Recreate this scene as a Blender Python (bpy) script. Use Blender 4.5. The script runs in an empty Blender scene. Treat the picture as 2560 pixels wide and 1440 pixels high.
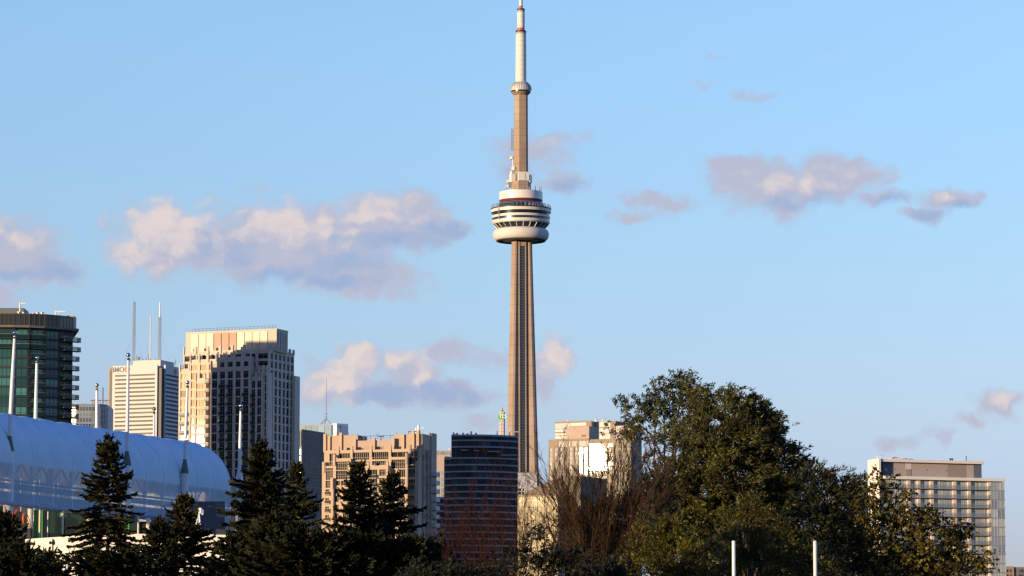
import bpy, bmesh, math, random
from mathutils import Vector, Matrix
import numpy as np
R = math.radians
C = bpy.context.scene.collection
scn = bpy.context.scene

# ------------------------------------------------------------------ camera
F = 9048.0                       # focal length in photo pixels (2560 wide)
CAMZ = 4.0
PITCH = math.atan2(1048.0, F)    # tilted up; the horizon lies below the frame
cam = bpy.data.cameras.new('camera')
cam.sensor_width = 36.0
cam.lens = 36.0 * F / 2560.0
cam.clip_start = 1.0
cam.clip_end = 60000.0
cam_o = bpy.data.objects.new('camera', cam)
cam_o.location = (0, 0, CAMZ)
cam_o.rotation_euler = (math.pi / 2 + PITCH, 0, 0)
C.objects.link(cam_o)
scn.camera = cam_o

# ------------------------------------------------------------------ light
SUN_AZ = 50.0                    # degrees to the left of straight behind the camera
SUN_EL = 3.9
SUN_DIR = Vector((-math.sin(R(SUN_AZ)) * math.cos(R(SUN_EL)), -math.cos(R(SUN_AZ)) * math.cos(R(SUN_EL)), math.sin(R(SUN_EL))))
sun = bpy.data.lights.new('sun', 'SUN')
sun.energy = 3.7
sun.angle = R(0.53)
sun.color = (1.0, 0.74, 0.46)
sun_o = bpy.data.objects.new('sun', sun)
sun_o.rotation_euler = SUN_DIR.to_track_quat('Z', 'Y').to_euler()
sun_o.location = (-200, -200, 300)
C.objects.link(sun_o)

scn.view_settings.view_transform = 'Standard'
scn.view_settings.look = 'None'
scn.view_settings.exposure = 0.85
scn.view_settings.gamma = 1.0
scn.render.engine = 'CYCLES'
scn.cycles.max_bounces = 5
scn.cycles.diffuse_bounces = 2
scn.cycles.glossy_bounces = 3
scn.cycles.transmission_bounces = 3
scn.cycles.transparent_max_bounces = 8
scn.cycles.caustics_reflective = False
scn.cycles.caustics_refractive = False
scn.cycles.sample_clamp_indirect = 1.0
scn.cycles.use_denoising = True
scn.cycles.pixel_filter_type = 'BLACKMAN_HARRIS'
scn.cycles.filter_width = 1.4


def ray(px, py):
    """direction from the camera through a pixel of the 2560 x 1440 photo"""
    x = (px - 1280.0) / F
    y = (720.0 - py) / F
    c, s = math.cos(PITCH), math.sin(PITCH)
    return Vector((x, c - y * s, s + y * c))


def at(px, py, Y):
    """the point seen at that pixel at distance Y"""
    d = ray(px, py)
    k = Y / d.y
    return Vector((d.x * k, Y, CAMZ + d.z * k))


# ------------------------------------------------------------------ sky
world = bpy.data.worlds.new('World')
scn.world = world
world.use_nodes = True
wt = world.node_tree
wt.nodes.clear()
wl = wt.links


def wn(tp, **kw):
    n = wt.nodes.new(tp)
    for k, v in kw.items():
        setattr(n, k, v)
    return n


def wmath(op, a, b=None, c=None):
    n = wn('ShaderNodeMath', operation=op)
    for i, v in enumerate((a, b, c)):
        if v is None:
            continue
        if isinstance(v, (int, float)):
            n.inputs[i].default_value = v
        else:
            wl.new(v, n.inputs[i])
    return n.outputs[0]


def wmix(fac, a, b):
    n = wn('ShaderNodeMix', data_type='RGBA')
    for i, v in ((0, fac), (6, a), (7, b)):
        if isinstance(v, (int, float)):
            n.inputs[i].default_value = v
        elif isinstance(v, tuple):
            n.inputs[i].default_value = (*v, 1.0)
        else:
            wl.new(v, n.inputs[i])
    return n.outputs[2]


def wrange(v, a, b, c=0.0, d=1.0, mode='SMOOTHSTEP'):
    n = wn('ShaderNodeMapRange', interpolation_type=mode)
    wl.new(v, n.inputs[0])
    for i, k in enumerate((a, b, c, d)):
        n.inputs[i + 1].default_value = k
    return n.outputs[0]


tc = wn('ShaderNodeTexCoord')
sky = wn('ShaderNodeTexSky', sky_type='NISHITA', sun_disc=False)
sky.sun_elevation = R(SUN_EL)
sky.sun_rotation = R(180.0 + SUN_AZ)
sky.altitude = 80.0
sky.air_density = 1.0
sky.dust_density = 0.6
sky.ozone_density = 1.0

sep = wn('ShaderNodeSeparateXYZ')
wl.new(tc.outputs['Generated'], sep.inputs[0])
DEG = 57.29578
azim = wmath('MULTIPLY', wmath('ARCTAN2', sep.outputs[0], sep.outputs[1]), DEG)   # degrees east of the line of sight
elev = wmath('MULTIPLY', wmath('ARCSINE', sep.outputs[2]), DEG)                    # degrees above the horizon
# clear-air tint by height: deep clean blue above, paler and greyer low down
ramp = wn('ShaderNodeValToRGB')
wl.new(wmath('DIVIDE', elev, 40.0), ramp.inputs[0])
SKY_TINT = [(0.0585, (0.631, 0.891, 3.2)), (0.1135, (0.768, 0.989, 2.293)), (0.168, (0.803, 1.079, 2.046)), (0.273, (0.884, 1.229, 2.057)), (0.5, (0.58, 1.02, 2.1)), (1.0, (0.44, 0.96, 2.6))]
ramp.color_ramp.elements[0].position = SKY_TINT[0][0]
ramp.color_ramp.elements[0].color = (*SKY_TINT[0][1], 1)
ramp.color_ramp.elements[1].position = SKY_TINT[-1][0]
ramp.color_ramp.elements[1].color = (*SKY_TINT[-1][1], 1)
for p_, c_ in SKY_TINT[1:-1]:
    e_ = ramp.color_ramp.elements.new(p_)
    e_.color = (*c_, 1)
sdn = wn('ShaderNodeVectorMath', operation='DOT_PRODUCT')
wl.new(tc.outputs['Generated'], sdn.inputs[0])
sdn.inputs[1].default_value = tuple(SUN_DIR)
tint = wmix(wrange(sdn.outputs['Value'], 0.45, 0.95), ramp.outputs[0], (0.17, 0.23, 0.44))   # sky dimmed and cooled round the sun so shaded walls stay blue
mul = wn('ShaderNodeMix', data_type='RGBA', blend_type='MULTIPLY')
mul.inputs[0].default_value = 1.0
wl.new(sky.outputs[0], mul.inputs[6])
wl.new(tint, mul.inputs[7])
clear_sky = mul.outputs[2]
SKY_OUT = clear_sky
bg = wn('ShaderNodeBackground')
bg.inputs[1].default_value = 0.12
out = wn('ShaderNodeOutputWorld')
wl.new(bg.outputs[0], out.inputs[0])
# ------------------------------------------------------------------ clouds of the sky
def skypos(px, py):
    d = ray(px, py).normalized()
    return math.degrees(math.atan2(d.x, d.y)), math.degrees(math.asin(d.z))


PXD = 57.29578 / F
comb = wn('ShaderNodeCombineXYZ')
wl.new(azim, comb.inputs[0])
wl.new(elev, comb.inputs[1])


def wvec(op, a, b=None, c=None):
    n = wn('ShaderNodeVectorMath', operation=op)
    for i, v in enumerate((a, b, c)):
        if v is None:
            continue
        if isinstance(v, tuple):
            n.inputs[i].default_value = v
        else:
            wl.new(v, n.inputs[i])
    return n.outputs[1] if op == 'LENGTH' else n.outputs[0]


def wnoise(vec, scale, detail, rough=0.55):
    n = wn('ShaderNodeTexNoise', noise_dimensions='2D')
    wl.new(vec, n.inputs['Vector'])
    n.inputs['Scale'].default_value = scale
    n.inputs['Detail'].default_value = detail
    n.inputs['Roughness'].default_value = rough
    return n


warp1 = wvec('MULTIPLY_ADD', wnoise(comb.outputs[0], 2.2, 3.0).outputs['Color'], (0.5, 0.34, 0), (-0.25, -0.17, 0))
pos = wvec('ADD', comb.outputs[0], warp1)
stretched = wvec('MULTIPLY', pos, (0.8, 1.0, 1.0))
def billow(vec):
    """rounded heads of several sizes"""
    acc = None
    for sc, k in ((1.7, 0.75), (3.6, 0.42), (7.5, 0.2)):
        n = wn('ShaderNodeTexVoronoi', voronoi_dimensions='2D', feature='SMOOTH_F1')
        n.inputs['Scale'].default_value = sc
        n.inputs['Smoothness'].default_value = 0.45
        wl.new(vec, n.inputs['Vector'])
        b_ = wmath('MULTIPLY', wmath('POWER', n.outputs['Distance'], 1.6), k)
        acc = b_ if acc is None else wmath('ADD', acc, b_)
    return wmath('SUBTRACT', 1.0, acc)


fine = wnoise(stretched, 3.2, 5.0, 0.55).outputs['Fac']
fbm = wmath('ADD', wmath('MULTIPLY_ADD', billow(stretched), 0.62, -0.30), wmath('MULTIPLY_ADD', fine, 0.55, 0.18))
sh_ = wvec('ADD', stretched, (-0.11, 0.11, 0))
fine2 = wnoise(sh_, 3.2, 4.0, 0.55).outputs['Fac']
fbm2 = wmath('ADD', wmath('MULTIPLY_ADD', billow(sh_), 0.62, -0.30), wmath('MULTIPLY_ADD', fine2, 0.55, 0.18))
GROW = 1.32


def field(puffs, k=0.25):
    acc = None
    for (px, py, rx, ry, faint) in puffs:
        az, el = skypos(px, py)
        ix, iy = 1 / (rx * GROW * PXD), 1 / (ry * GROW * PXD)
        ln = wvec('LENGTH', wvec('MULTIPLY_ADD', pos, (ix, iy, 0), (-az * ix, -el * iy, faint)))
        acc = ln if acc is None else wmath('SMOOTH_MIN', acc, ln, k)
    return wmath('SUBTRACT', 1.0, acc)


BODY = [
    (30, 630, 120, 75, 0), (120, 672, 90, 38, .1), (0, 740, 45, 30, .3), (60, 680, 130, 26, .3),
    (425, 585, 135, 95, 0), (340, 630, 75, 50, 0), (530, 610, 130, 68, 0), (470, 645, 190, 36, 0),
    (700, 590, 120, 90, 0), (640, 640, 100, 55, 0), (810, 600, 130, 90, 0), (780, 660, 190, 62, 0), (870, 695, 170, 48, 0),
    (940, 555, 120, 75, .1), (1030, 550, 90, 65, .2), (990, 590, 130, 40, 0), (1110, 575, 65, 24, .35), (690, 475, 110, 18, .7),
    (1345, 380, 110, 48, .5), (1410, 350, 80, 24, .5), (1290, 425, 70, 60, .6), (1405, 460, 80, 30, .5),
    (845, 950, 88, 72, 0), (900, 900, 60, 45, .3), (1010, 905, 75, 38, .4), (1110, 885, 90, 30, .5), (950, 985, 140, 32, 0),
    (1105, 985, 125, 34, 0), (1040, 945, 70, 40, .1), (1240, 905, 70, 40, .6), (1390, 890, 52, 50, .35), (1355, 950, 55, 50, .4), (1205, 1060, 60, 28, .6),
    (1950, 460, 170, 62, 0), (2080, 445, 120, 50, .1), (1850, 412, 100, 24, .3), (2150, 410, 55, 16, .4), (1960, 530, 85, 40, .3),
    (2220, 492, 85, 22, .4), (2375, 500, 70, 26, .3), (2310, 535, 65, 20, .4), (1640, 505, 90, 24, .5), (1600, 538, 80, 20, .5),
    (1880, 236, 70, 14, .7), (1740, 208, 60, 14, .75), (1780, 152, 40, 14, .8), (2075, 130, 40, 10, .8),
    (2495, 1010, 55, 40, .45), (2440, 1052, 60, 26, .5), (2350, 1090, 60, 26, .6), (2250, 1110, 80, 22, .65),
]
LIT = [(415, 565, 120, 80, 0), (320, 620, 60, 50, .1), (690, 560, 85, 60, .2), (810, 575, 90, 45, .5), (950, 525, 120, 38, .5), (30, 590, 90, 38, .6), (470, 665, 150, 16, .8),
       (835, 945, 70, 70, .1), (900, 900, 60, 50, .4), (1020, 900, 80, 40, .5), (1050, 945, 40, 30, .4), (1390, 890, 55, 60, .3), (1960, 450, 130, 30, .6), (2100, 430, 80, 20, .7),
       (1370, 360, 50, 25, .75), (2500, 1000, 40, 30, .7), (2360, 490, 30, 14, .7)]
DARK = [(160, 675, 80, 35, 0), (560, 625, 90, 50, .5), (700, 690, 110, 28, 0), (830, 705, 130, 26, .2), (1010, 605, 150, 28, .2), (1120, 578, 70, 22, .2), (880, 650, 120, 40, .4),
        (960, 985, 110, 32, 0), (1110, 985, 130, 36, 0), (2000, 510, 140, 28, .4), (2230, 500, 80, 22, .3), (2320, 535, 70, 20, .1), (2400, 520, 70, 20, .2), (30, 690, 100, 22, .2), (1420, 465, 80, 28, .4), (1290, 440, 60, 40, .5)]
fb = field(BODY)
fl = field(LIT)
fd = field(DARK)
dens = wmath('MULTIPLY_ADD', fbm, 0.95, wmath('ADD', fb, -0.50))
alpha = wmath('MULTIPLY', wrange(dens, -0.07, 0.60), 0.90)
relief = wmath('MULTIPLY', wmath('SUBTRACT', fbm, fbm2), 1.25)  # sunward sides lightened and far sides darkened in the cloud colour
litf = wrange(wmath('ADD', wmath('MULTIPLY_ADD', fbm, 0.35, wmath('ADD', fl, -0.12)), relief), 0.02, 1.0)
darkf = wrange(wmath('SUBTRACT', wmath('MULTIPLY_ADD', fbm, 0.6, wmath('ADD', fd, -0.3)), relief), 0.0, 1.0)


def lin(r, g, b, k=1.0):
    f = lambda c: (c / 255 / 12.92) if c / 255 <= 0.04045 else ((c / 255 + 0.055) / 1.055) ** 2.4
    return tuple(f(c) * k for c in (r, g, b))


EXPK = 1.0 / (2 ** scn.view_settings.exposure) / bg.inputs[1].default_value
c1 = wmix(litf, lin(186, 187, 207, EXPK), lin(232, 215, 209, EXPK))
c2 = wmix(darkf, c1, lin(156, 176, 212, EXPK))
bg2 = wn('ShaderNodeBackground')
bg2.inputs[1].default_value = bg.inputs[1].default_value
wl.new(clear_sky, bg.inputs[0])
wl.new(wmix(alpha, clear_sky, c2), bg2.inputs[0])
# banks of the sky that hold clouds at all (the rest of the sky stays clear)
BANKS = [(90, 660, 230, 170), (730, 600, 520, 220), (1350, 410, 180, 170), (1080, 960, 400, 200), (1620, 520, 190, 110), (2120, 470, 440, 180), (1900, 180, 280, 120), (2400, 1060, 280, 150)]
near = None
for (px, py, rx, ry) in BANKS:
    az, el = skypos(px, py)
    ix, iy = 1 / (rx * PXD), 1 / (ry * PXD)
    ab = wvec('ABSOLUTE', wvec('MULTIPLY_ADD', comb.outputs[0], (ix, iy, 0), (-az * ix, -el * iy, 0)))
    sp = wn('ShaderNodeSeparateXYZ')
    wl.new(ab, sp.inputs[0])
    m = wmath('LESS_THAN', wmath('MAXIMUM', sp.outputs[0], sp.outputs[1]), 1.0)
    near = m if near is None else wmath('MAXIMUM', near, m)
ms = wn('ShaderNodeMixShader')
wl.new(near, ms.inputs[0])
wl.new(bg.outputs[0], ms.inputs[1])
wl.new(bg2.outputs[0], ms.inputs[2])
wl.new(ms.outputs[0], out.inputs[0])
# ------------------------------------------------------------------ helpers
def tag(o, label=None, cat=None, group=None, kind=None):
    if label:
        o['label'] = label
    if cat:
        o['category'] = cat
    if group:
        o['group'] = group
    if kind:
        o['kind'] = kind
    return o


def thing(name, label, cat, loc=(0, 0, 0), rz=0.0, group=None):
    o = bpy.data.objects.new(name, None)
    o.empty_display_size = 1.0
    o.location = loc
    o.rotation_euler = (0, 0, rz)
    C.objects.link(o)
    return tag(o, label, cat, group)


class MB:
    """collects shapes, links them as ONE mesh object"""

    def __init__(self):
        self.v, self.f, self.m = [], [], []
        self.M = Matrix.Identity(4)

    def add(self, verts, faces, mi=0):
        n = len(self.v)
        M = self.M
        self.v += [tuple(M @ Vector(p)) for p in verts]
        self.f += [tuple(i + n for i in q) for q in faces]
        self.m += [mi] * len(faces)

    def box(self, x0, x1, y0, y1, z0, z1, mi=0):
        self.add([(x0, y0, z0), (x1, y0, z0), (x1, y1, z0), (x0, y1, z0), (x0, y0, z1), (x1, y0, z1), (x1, y1, z1), (x0, y1, z1)],
                 [(0, 1, 5, 4), (1, 2, 6, 5), (2, 3, 7, 6), (3, 0, 4, 7), (4, 5, 6, 7), (3, 2, 1, 0)], mi)

    def prism(self, poly, z0, z1, mi=0, poly2=None):
        n = len(poly)
        p2 = poly2 or poly
        self.add([(x, y, z0) for x, y in poly] + [(x, y, z1) for x, y in p2],
                 [(i, (i + 1) % n, n + (i + 1) % n, n + i) for i in range(n)] + [tuple(range(n, 2 * n)), tuple(range(n - 1, -1, -1))], mi)

    def lathe(self, prof, seg=64, mi=0, c=(0, 0), cap=True):
        """prof: [(r, z)] from bottom to top"""
        v, f = [], []
        for r, z in prof:
            for k in range(seg):
                a = 2 * math.pi * k / seg
                v.append((c[0] + r * math.cos(a), c[1] + r * math.sin(a), z))
        for i in range(len(prof) - 1):
            for k in range(seg):
                k2 = (k + 1) % seg
                f.append((i * seg + k, i * seg + k2, (i + 1) * seg + k2, (i + 1) * seg + k))
        if cap:
            f.append(tuple(range(seg - 1, -1, -1)))
            f.append(tuple(range((len(prof) - 1) * seg, len(prof) * seg)))
        self.add(v, f, mi)

    def tube(self, pts, rads, seg=6, mi=0, cap=True):
        pts = [Vector(p) for p in pts]
        if isinstance(rads, (int, float)):
            rads = [rads] * len(pts)
        v, f = [], []
        up = Vector((0, 0, 1))
        prev = None
        for i, p in enumerate(pts):
            d = (pts[min(i + 1, len(pts) - 1)] - pts[max(i - 1, 0)])
            d = d.normalized() if d.length > 1e-9 else Vector((0, 0, 1))
            if prev is None:
                a = d.cross(up)
                if a.length < 1e-3:
                    a = d.cross(Vector((1, 0, 0)))
            else:
                a = prev - d * prev.dot(d)
                if a.length < 1e-6:
                    a = d.cross(up)
            a.normalize()
            prev = a
            b = d.cross(a)
            for k in range(seg):
                t = 2 * math.pi * k / seg
                v.append(p + (a * math.cos(t) + b * math.sin(t)) * rads[i])
        for i in range(len(pts) - 1):
            for k in range(seg):
                k2 = (k + 1) % seg
                f.append((i * seg + k, i * seg + k2, (i + 1) * seg + k2, (i + 1) * seg + k))
        if cap:
            f.append(tuple(range(seg - 1, -1, -1)))
            f.append(tuple(range((len(pts) - 1) * seg, len(pts) * seg)))
        self.add(v, f, mi)

    def sphere(self, c, r, seg=16, rings=10, mi=0):
        prof = [(max(1e-4, r * math.sin(math.pi * i / rings)), c[2] - r * math.cos(math.pi * i / rings)) for i in range(rings + 1)]
        self.lathe(prof, seg, mi, (c[0], c[1]))

    def build(self, name, mats, parent=None, smooth=False, label=None):
        me = bpy.data.meshes.new(name)
        me.from_pydata(self.v, [], self.f)
        for m in (mats if isinstance(mats, (list, tuple)) else [mats]):
            me.materials.append(m)
        me.polygons.foreach_set('material_index', self.m)
        if smooth:
            me.polygons.foreach_set('use_smooth', [True] * len(self.f))
            try:
                me.set_sharp_from_angle(angle=R(38))
            except Exception:
                pass
        me.update()
        o = bpy.data.objects.new(name, me)
        o.parent = parent
        C.objects.link(o)
        if label:
            o['label'] = label
        return o


def face_matrix(x, y, ang, z=0.0):
    """u to the right along a wall, v into the building, w up"""
    return Matrix.Translation((x, y, z)) @ Matrix.Rotation(ang, 4, 'Z')


def place(px, py, D, a_deg):
    """foot of the wall seen at that pixel, with the wall turned by a_deg"""
    p = at(px, py, D)
    return (p.x, p.y, 0.0), R(a_deg)


def onface(root, px, py, v=0.0, M=None):
    """(u, z) on the front plane (offset v into the building) of a root, or of a face matrix M below it"""
    W = Matrix.Translation(root.location) @ Matrix.Rotation(root.rotation_euler.z, 4, 'Z')
    if M is not None:
        W = W @ M
    inv = W.inverted()
    o = inv @ Vector((0, 0, CAMZ))
    d = inv.to_3x3() @ ray(px, py)
    k = (v - o.y) / d.y
    p = o + d * k
    return p.x, p.z


# ------------------------------------------------------------------ materials
def mat(name, col, rough=0.7, spec=0.4, var=0.12, scale=0.3, metal=0.0, streak=0.0, bump=0.0, coarse=None):
    m = bpy.data.materials.new(name)
    m.use_nodes = True
    nt = m.node_tree
    b = nt.nodes['Principled BSDF']
    b.inputs['Roughness'].default_value = rough
    b.inputs['Specular IOR Level'].default_value = spec
    b.inputs['Metallic'].default_value = metal
    tcn = nt.nodes.new('ShaderNodeTexCoord')
    n = nt.nodes.new('ShaderNodeTexNoise')
    n.inputs['Scale'].default_value = scale
    n.inputs['Detail'].default_value = 6
    n.inputs['Roughness'].default_value = 0.65
    mp = nt.nodes.new('ShaderNodeMapping')
    if streak:
        mp.inputs['Scale'].default_value = (1, 1, streak)
    nt.links.new(tcn.outputs['Object'], mp.inputs[0])
    nt.links.new(mp.outputs[0], n.inputs['Vector'])
    mr = nt.nodes.new('ShaderNodeMapRange')
    mr.inputs[1].default_value, mr.inputs[2].default_value = 0.25, 0.75
    mr.inputs[3].default_value, mr.inputs[4].default_value = 1 - var, 1 + var
    nt.links.new(n.outputs['Fac'], mr.inputs[0])
    mx = nt.nodes.new('ShaderNodeMix')
    mx.data_type = 'RGBA'
    mx.blend_type = 'MULTIPLY'
    mx.inputs[0].default_value = 1.0
    mx.inputs[6].default_value = (*col, 1)
    nt.links.new(mr.outputs[0], mx.inputs[7])
    nt.links.new(mx.outputs[2], b.inputs['Base Color'])
    if bump:
        bp = nt.nodes.new('ShaderNodeBump')
        bp.inputs['Strength'].default_value = bump
        nt.links.new(n.outputs['Fac'], bp.inputs['Height'])
        nt.links.new(bp.outputs[0], b.inputs['Normal'])
    return m


def lined(name, col, axis=2, period=3.0, width=0.06, dark=0.75, **kw):
    """a surface with joints every `period` metres along one object axis"""
    m = mat(name, col, **kw)
    nt = m.node_tree
    b = nt.nodes['Principled BSDF']
    src = b.inputs['Base Color'].links[0].from_socket
    tcn = [n for n in nt.nodes if n.type == 'TEX_COORD'][0]
    sp = nt.nodes.new('ShaderNodeSeparateXYZ')
    nt.links.new(tcn.outputs['Object'], sp.inputs[0])
    d = nt.nodes.new('ShaderNodeMath')
    d.operation = 'DIVIDE'
    nt.links.new(sp.outputs[axis], d.inputs[0])
    d.inputs[1].default_value = period
    fr = nt.nodes.new('ShaderNodeMath')
    fr.operation = 'FRACT'
    nt.links.new(d.outputs[0], fr.inputs[0])
    lt = nt.nodes.new('ShaderNodeMath')
    lt.operation = 'LESS_THAN'
    nt.links.new(fr.outputs[0], lt.inputs[0])
    lt.inputs[1].default_value = width / period
    mx = nt.nodes.new('ShaderNodeMix')
    mx.data_type = 'RGBA'
    mx.blend_type = 'MULTIPLY'
    nt.links.new(lt.outputs[0], mx.inputs[0])
    nt.links.new(src, mx.inputs[6])
    mx.inputs[7].default_value = (dark, dark, dark, 1)
    nt.links.new(mx.outputs[2], b.inputs['Base Color'])
    return m


def glass(name, dark=(0.02, 0.03, 0.035), pale=(0.35, 0.36, 0.34), share=0.25, ior=2.2, rough=0.04, alpha=1.0, wob=0.0, coat=0.0):
    """window glass: a dark room or a drawn blind behind a reflecting pane, at random from pane to pane"""
    m = bpy.data.materials.new(name)
    m.use_nodes = True
    nt = m.node_tree
    b = nt.nodes['Principled BSDF']
    b.inputs['Roughness'].default_value = rough
    b.inputs['IOR'].default_value = ior
    b.inputs['Alpha'].default_value = alpha
    if coat:
        b.inputs['Coat Weight'].default_value = 1.0
        b.inputs['Coat Roughness'].default_value = rough
        b.inputs['Roughness'].default_value = coat
    oi = nt.nodes.new('ShaderNodeObjectInfo')
    ge = nt.nodes.new('ShaderNodeNewGeometry')
    ad = nt.nodes.new('ShaderNodeMath')
    ad.operation = 'ADD'
    nt.links.new(oi.outputs['Random'], ad.inputs[0])
    nt.links.new(ge.outputs['Random Per Island'], ad.inputs[1])
    fr = nt.nodes.new('ShaderNodeMath')
    fr.operation = 'FRACT'
    nt.links.new(ad.outputs[0], fr.inputs[0])
    rp = nt.nodes.new('ShaderNodeValToRGB')
    rp.color_ramp.interpolation = 'LINEAR'
    e = rp.color_ramp.elements
    e[0].position, e[0].color = 0.0, (*dark, 1)
    e[1].position, e[1].color = 1.0, (*pale, 1)
    x = e.new(max(0.02, 1 - share - 0.1))
    x.color = (*[c * 1.6 for c in dark], 1)
    x = e.new(1 - share * 0.6)
    x.color = (*[0.35 * a + 0.65 * c for a, c in zip(pale, dark)], 1)
    nt.links.new(fr.outputs[0], rp.inputs[0])
    nt.links.new(rp.outputs[0], b.inputs['Base Color'])
    if wob:
        n = nt.nodes.new('ShaderNodeTexNoise')
        n.inputs['Scale'].default_value = 0.5
        n.inputs['Detail'].default_value = 1
        t2 = nt.nodes.new('ShaderNodeTexCoord')
        nt.links.new(t2.outputs['Object'], n.inputs['Vector'])
        bp = nt.nodes.new('ShaderNodeBump')
        bp.inputs['Strength'].default_value = wob
        bp.inputs['Distance'].default_value = 0.2
        nt.links.new(n.outputs['Fac'], bp.inputs['Height'])
        nt.links.new(bp.outputs[0], b.inputs['Normal'])
    return m


# ------------------------------------------------------------------ windows of a building
class Windows:
    """panes with their bars; the hundred that show largest become parts, the rest one part"""

    def __init__(self, root, gmat, fmat, limit=100, name='window'):
        self.root, self.g, self.fm, self.lim, self.name = root, gmat, fmat, limit, name
        self.items = []
        self.cache = {}

    def add(self, M, u0, u1, z0, z1, nx=2, nz=1, bar=0.07, v=0.0, pri=1.0, zs=None, tilt=0.0, tip=0.0):
        self.items.append((-(u1 - u0) * (z1 - z0) * pri, len(self.items), M @ Matrix.Translation((u0, v, z0)) @ Matrix.Rotation(tilt, 4, 'Z') @ Matrix.Rotation(tip, 4, 'X'), round(u1 - u0, 2), round(z1 - z0, 2), nx, nz, bar, zs))

    def shape(self, mb, w, h, nx, nz, bar, zs):
        mb.add([(0, 0, 0), (w, 0, 0), (w, 0, h), (0, 0, h)], [(0, 1, 2, 3)], 0)
        if bar <= 0:
            return
        d = bar * 0.8
        for i in range(nx + 1):
            c = w * i / nx
            a, b = max(0, c - bar / 2), min(w, c + bar / 2)
            mb.box(a, b, -d, -0.004, 0, h, 1)
        rows = zs if zs else [j / nz for j in range(nz + 1)]
        for t in rows:
            c = h * t
            a, b = max(0, c - bar / 2), min(h, c + bar / 2)
            mb.box(0.0, w, -d * 0.8, -0.006, a, b, 1)

    def finish(self):
        self.items.sort()
        for it in self.items[:self.lim]:
            _, _, M, w, h, nx, nz, bar, zs = it
            key = (w, h, nx, nz, bar, zs)
            if key not in self.cache:
                mb = MB()
                self.shape(mb, w, h, nx, nz, bar, zs)
                o = mb.build(self.name, [self.g, self.fm], self.root)
                self.cache[key] = o
            else:
                o = self.cache[key].copy()
                C.objects.link(o)
                o.parent = self.root
            o.matrix_local = M
        rest = self.items[self.lim:]
        if rest:
            mb = MB()
            for it in rest:
                _, _, M, w, h, nx, nz, bar, zs = it
                mb.M = M
                self.shape(mb, w, h, nx, nz, bar, zs)
            o = mb.build(self.name, [self.g, self.fm], self.root)
            o['kind'] = 'stuff'


# shared materials
M_white = mat('white_paint', (0.78, 0.77, 0.74), 0.55, var=0.05, scale=0.2)
M_dark = mat('dark_metal', (0.03, 0.032, 0.036), 0.5, var=0.1)
M_steel = mat('grey_steel', (0.30, 0.31, 0.33), 0.45, var=0.1, metal=0.2)
M_chrome = mat('polished_steel', (0.62, 0.60, 0.56), 0.12, var=0.05, metal=1.0)
M_brass = mat('gilded_metal', (0.55, 0.40, 0.16), 0.2, var=0.08, metal=1.0)
M_frame_w = mat('pale_window_bars', (0.55, 0.56, 0.57), 0.5, var=0.05)
M_frame_d = mat('dark_window_bars', (0.035, 0.04, 0.045), 0.5, var=0.05)
M_vent = mat('vent_metal', (0.42, 0.40, 0.37), 0.4, var=0.1, metal=0.4)

# ------------------------------------------------------------------ ground
mb = MB()
mb.add([(-9000, -3000, 0), (9000, -3000, 0), (9000, 20000, 0), (-9000, 20000, 0)], [(0, 1, 2, 3)])
g = mb.build('ground', mat('park_grass', (0.06, 0.07, 0.03), 0.95, spec=0.1, var=0.4, scale=0.05))
tag(g, kind='structure')
# ------------------------------------------------------------------ the observation tower
TD = 2600.0
TC = at(1302.5, 800, TD)
K = TD / F
tower = thing('observation_tower', 'very tall concrete tower with a round white banded pod and a white needle antenna', 'tower', (TC.x, TD, 0))


def tz(py):
    return at(1302.5, py, TD).z


M_conc = lined('tower_concrete', (0.335, 0.255, 0.20), 2, 7.3, 0.6, 0.80, rough=0.85, spec=0.2, var=0.24, scale=0.11, streak=0.25)
M_conc_mast = lined('mast_panels', (0.66, 0.635, 0.59), 2, 3.6, 0.35, 0.72, rough=0.5, var=0.05)
M_podwhite = mat('pod_white_cladding', (0.64, 0.615, 0.575), 0.38, spec=0.5, var=0.06, scale=0.15)
M_radome = mat('radome_fabric', (0.60, 0.575, 0.54), 0.75, spec=0.2, var=0.05, scale=0.1)
M_podglass = glass('pod_glass', (0.012, 0.014, 0.02), (0.03, 0.03, 0.04), 0.2, ior=1.5, rough=0.25)
M_podblue = glass('pod_blue_glass', (0.02, 0.028, 0.055), (0.03, 0.04, 0.07), 0.2, ior=1.55, rough=0.3)
M_red = mat('red_paint', (0.62, 0.10, 0.05), 0.5, var=0.08)
M_maroon = mat('maroon_paint', (0.22, 0.03, 0.03), 0.45, var=0.08)
M_band = mat('grey_collar', (0.36, 0.33, 0.28), 0.6, var=0.1)
M_under = mat('dark_soffit', (0.05, 0.05, 0.055), 0.8, var=0.15)


def ring(name, prof, m, seg=72, parent=tower, smooth=True):
    """prof: [(half width in px, py)] from bottom to top"""
    mb = MB()
    mb.lathe([(w * K, tz(y)) for w, y in prof], seg)
    return mb.build(name, m, parent, smooth)


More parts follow.
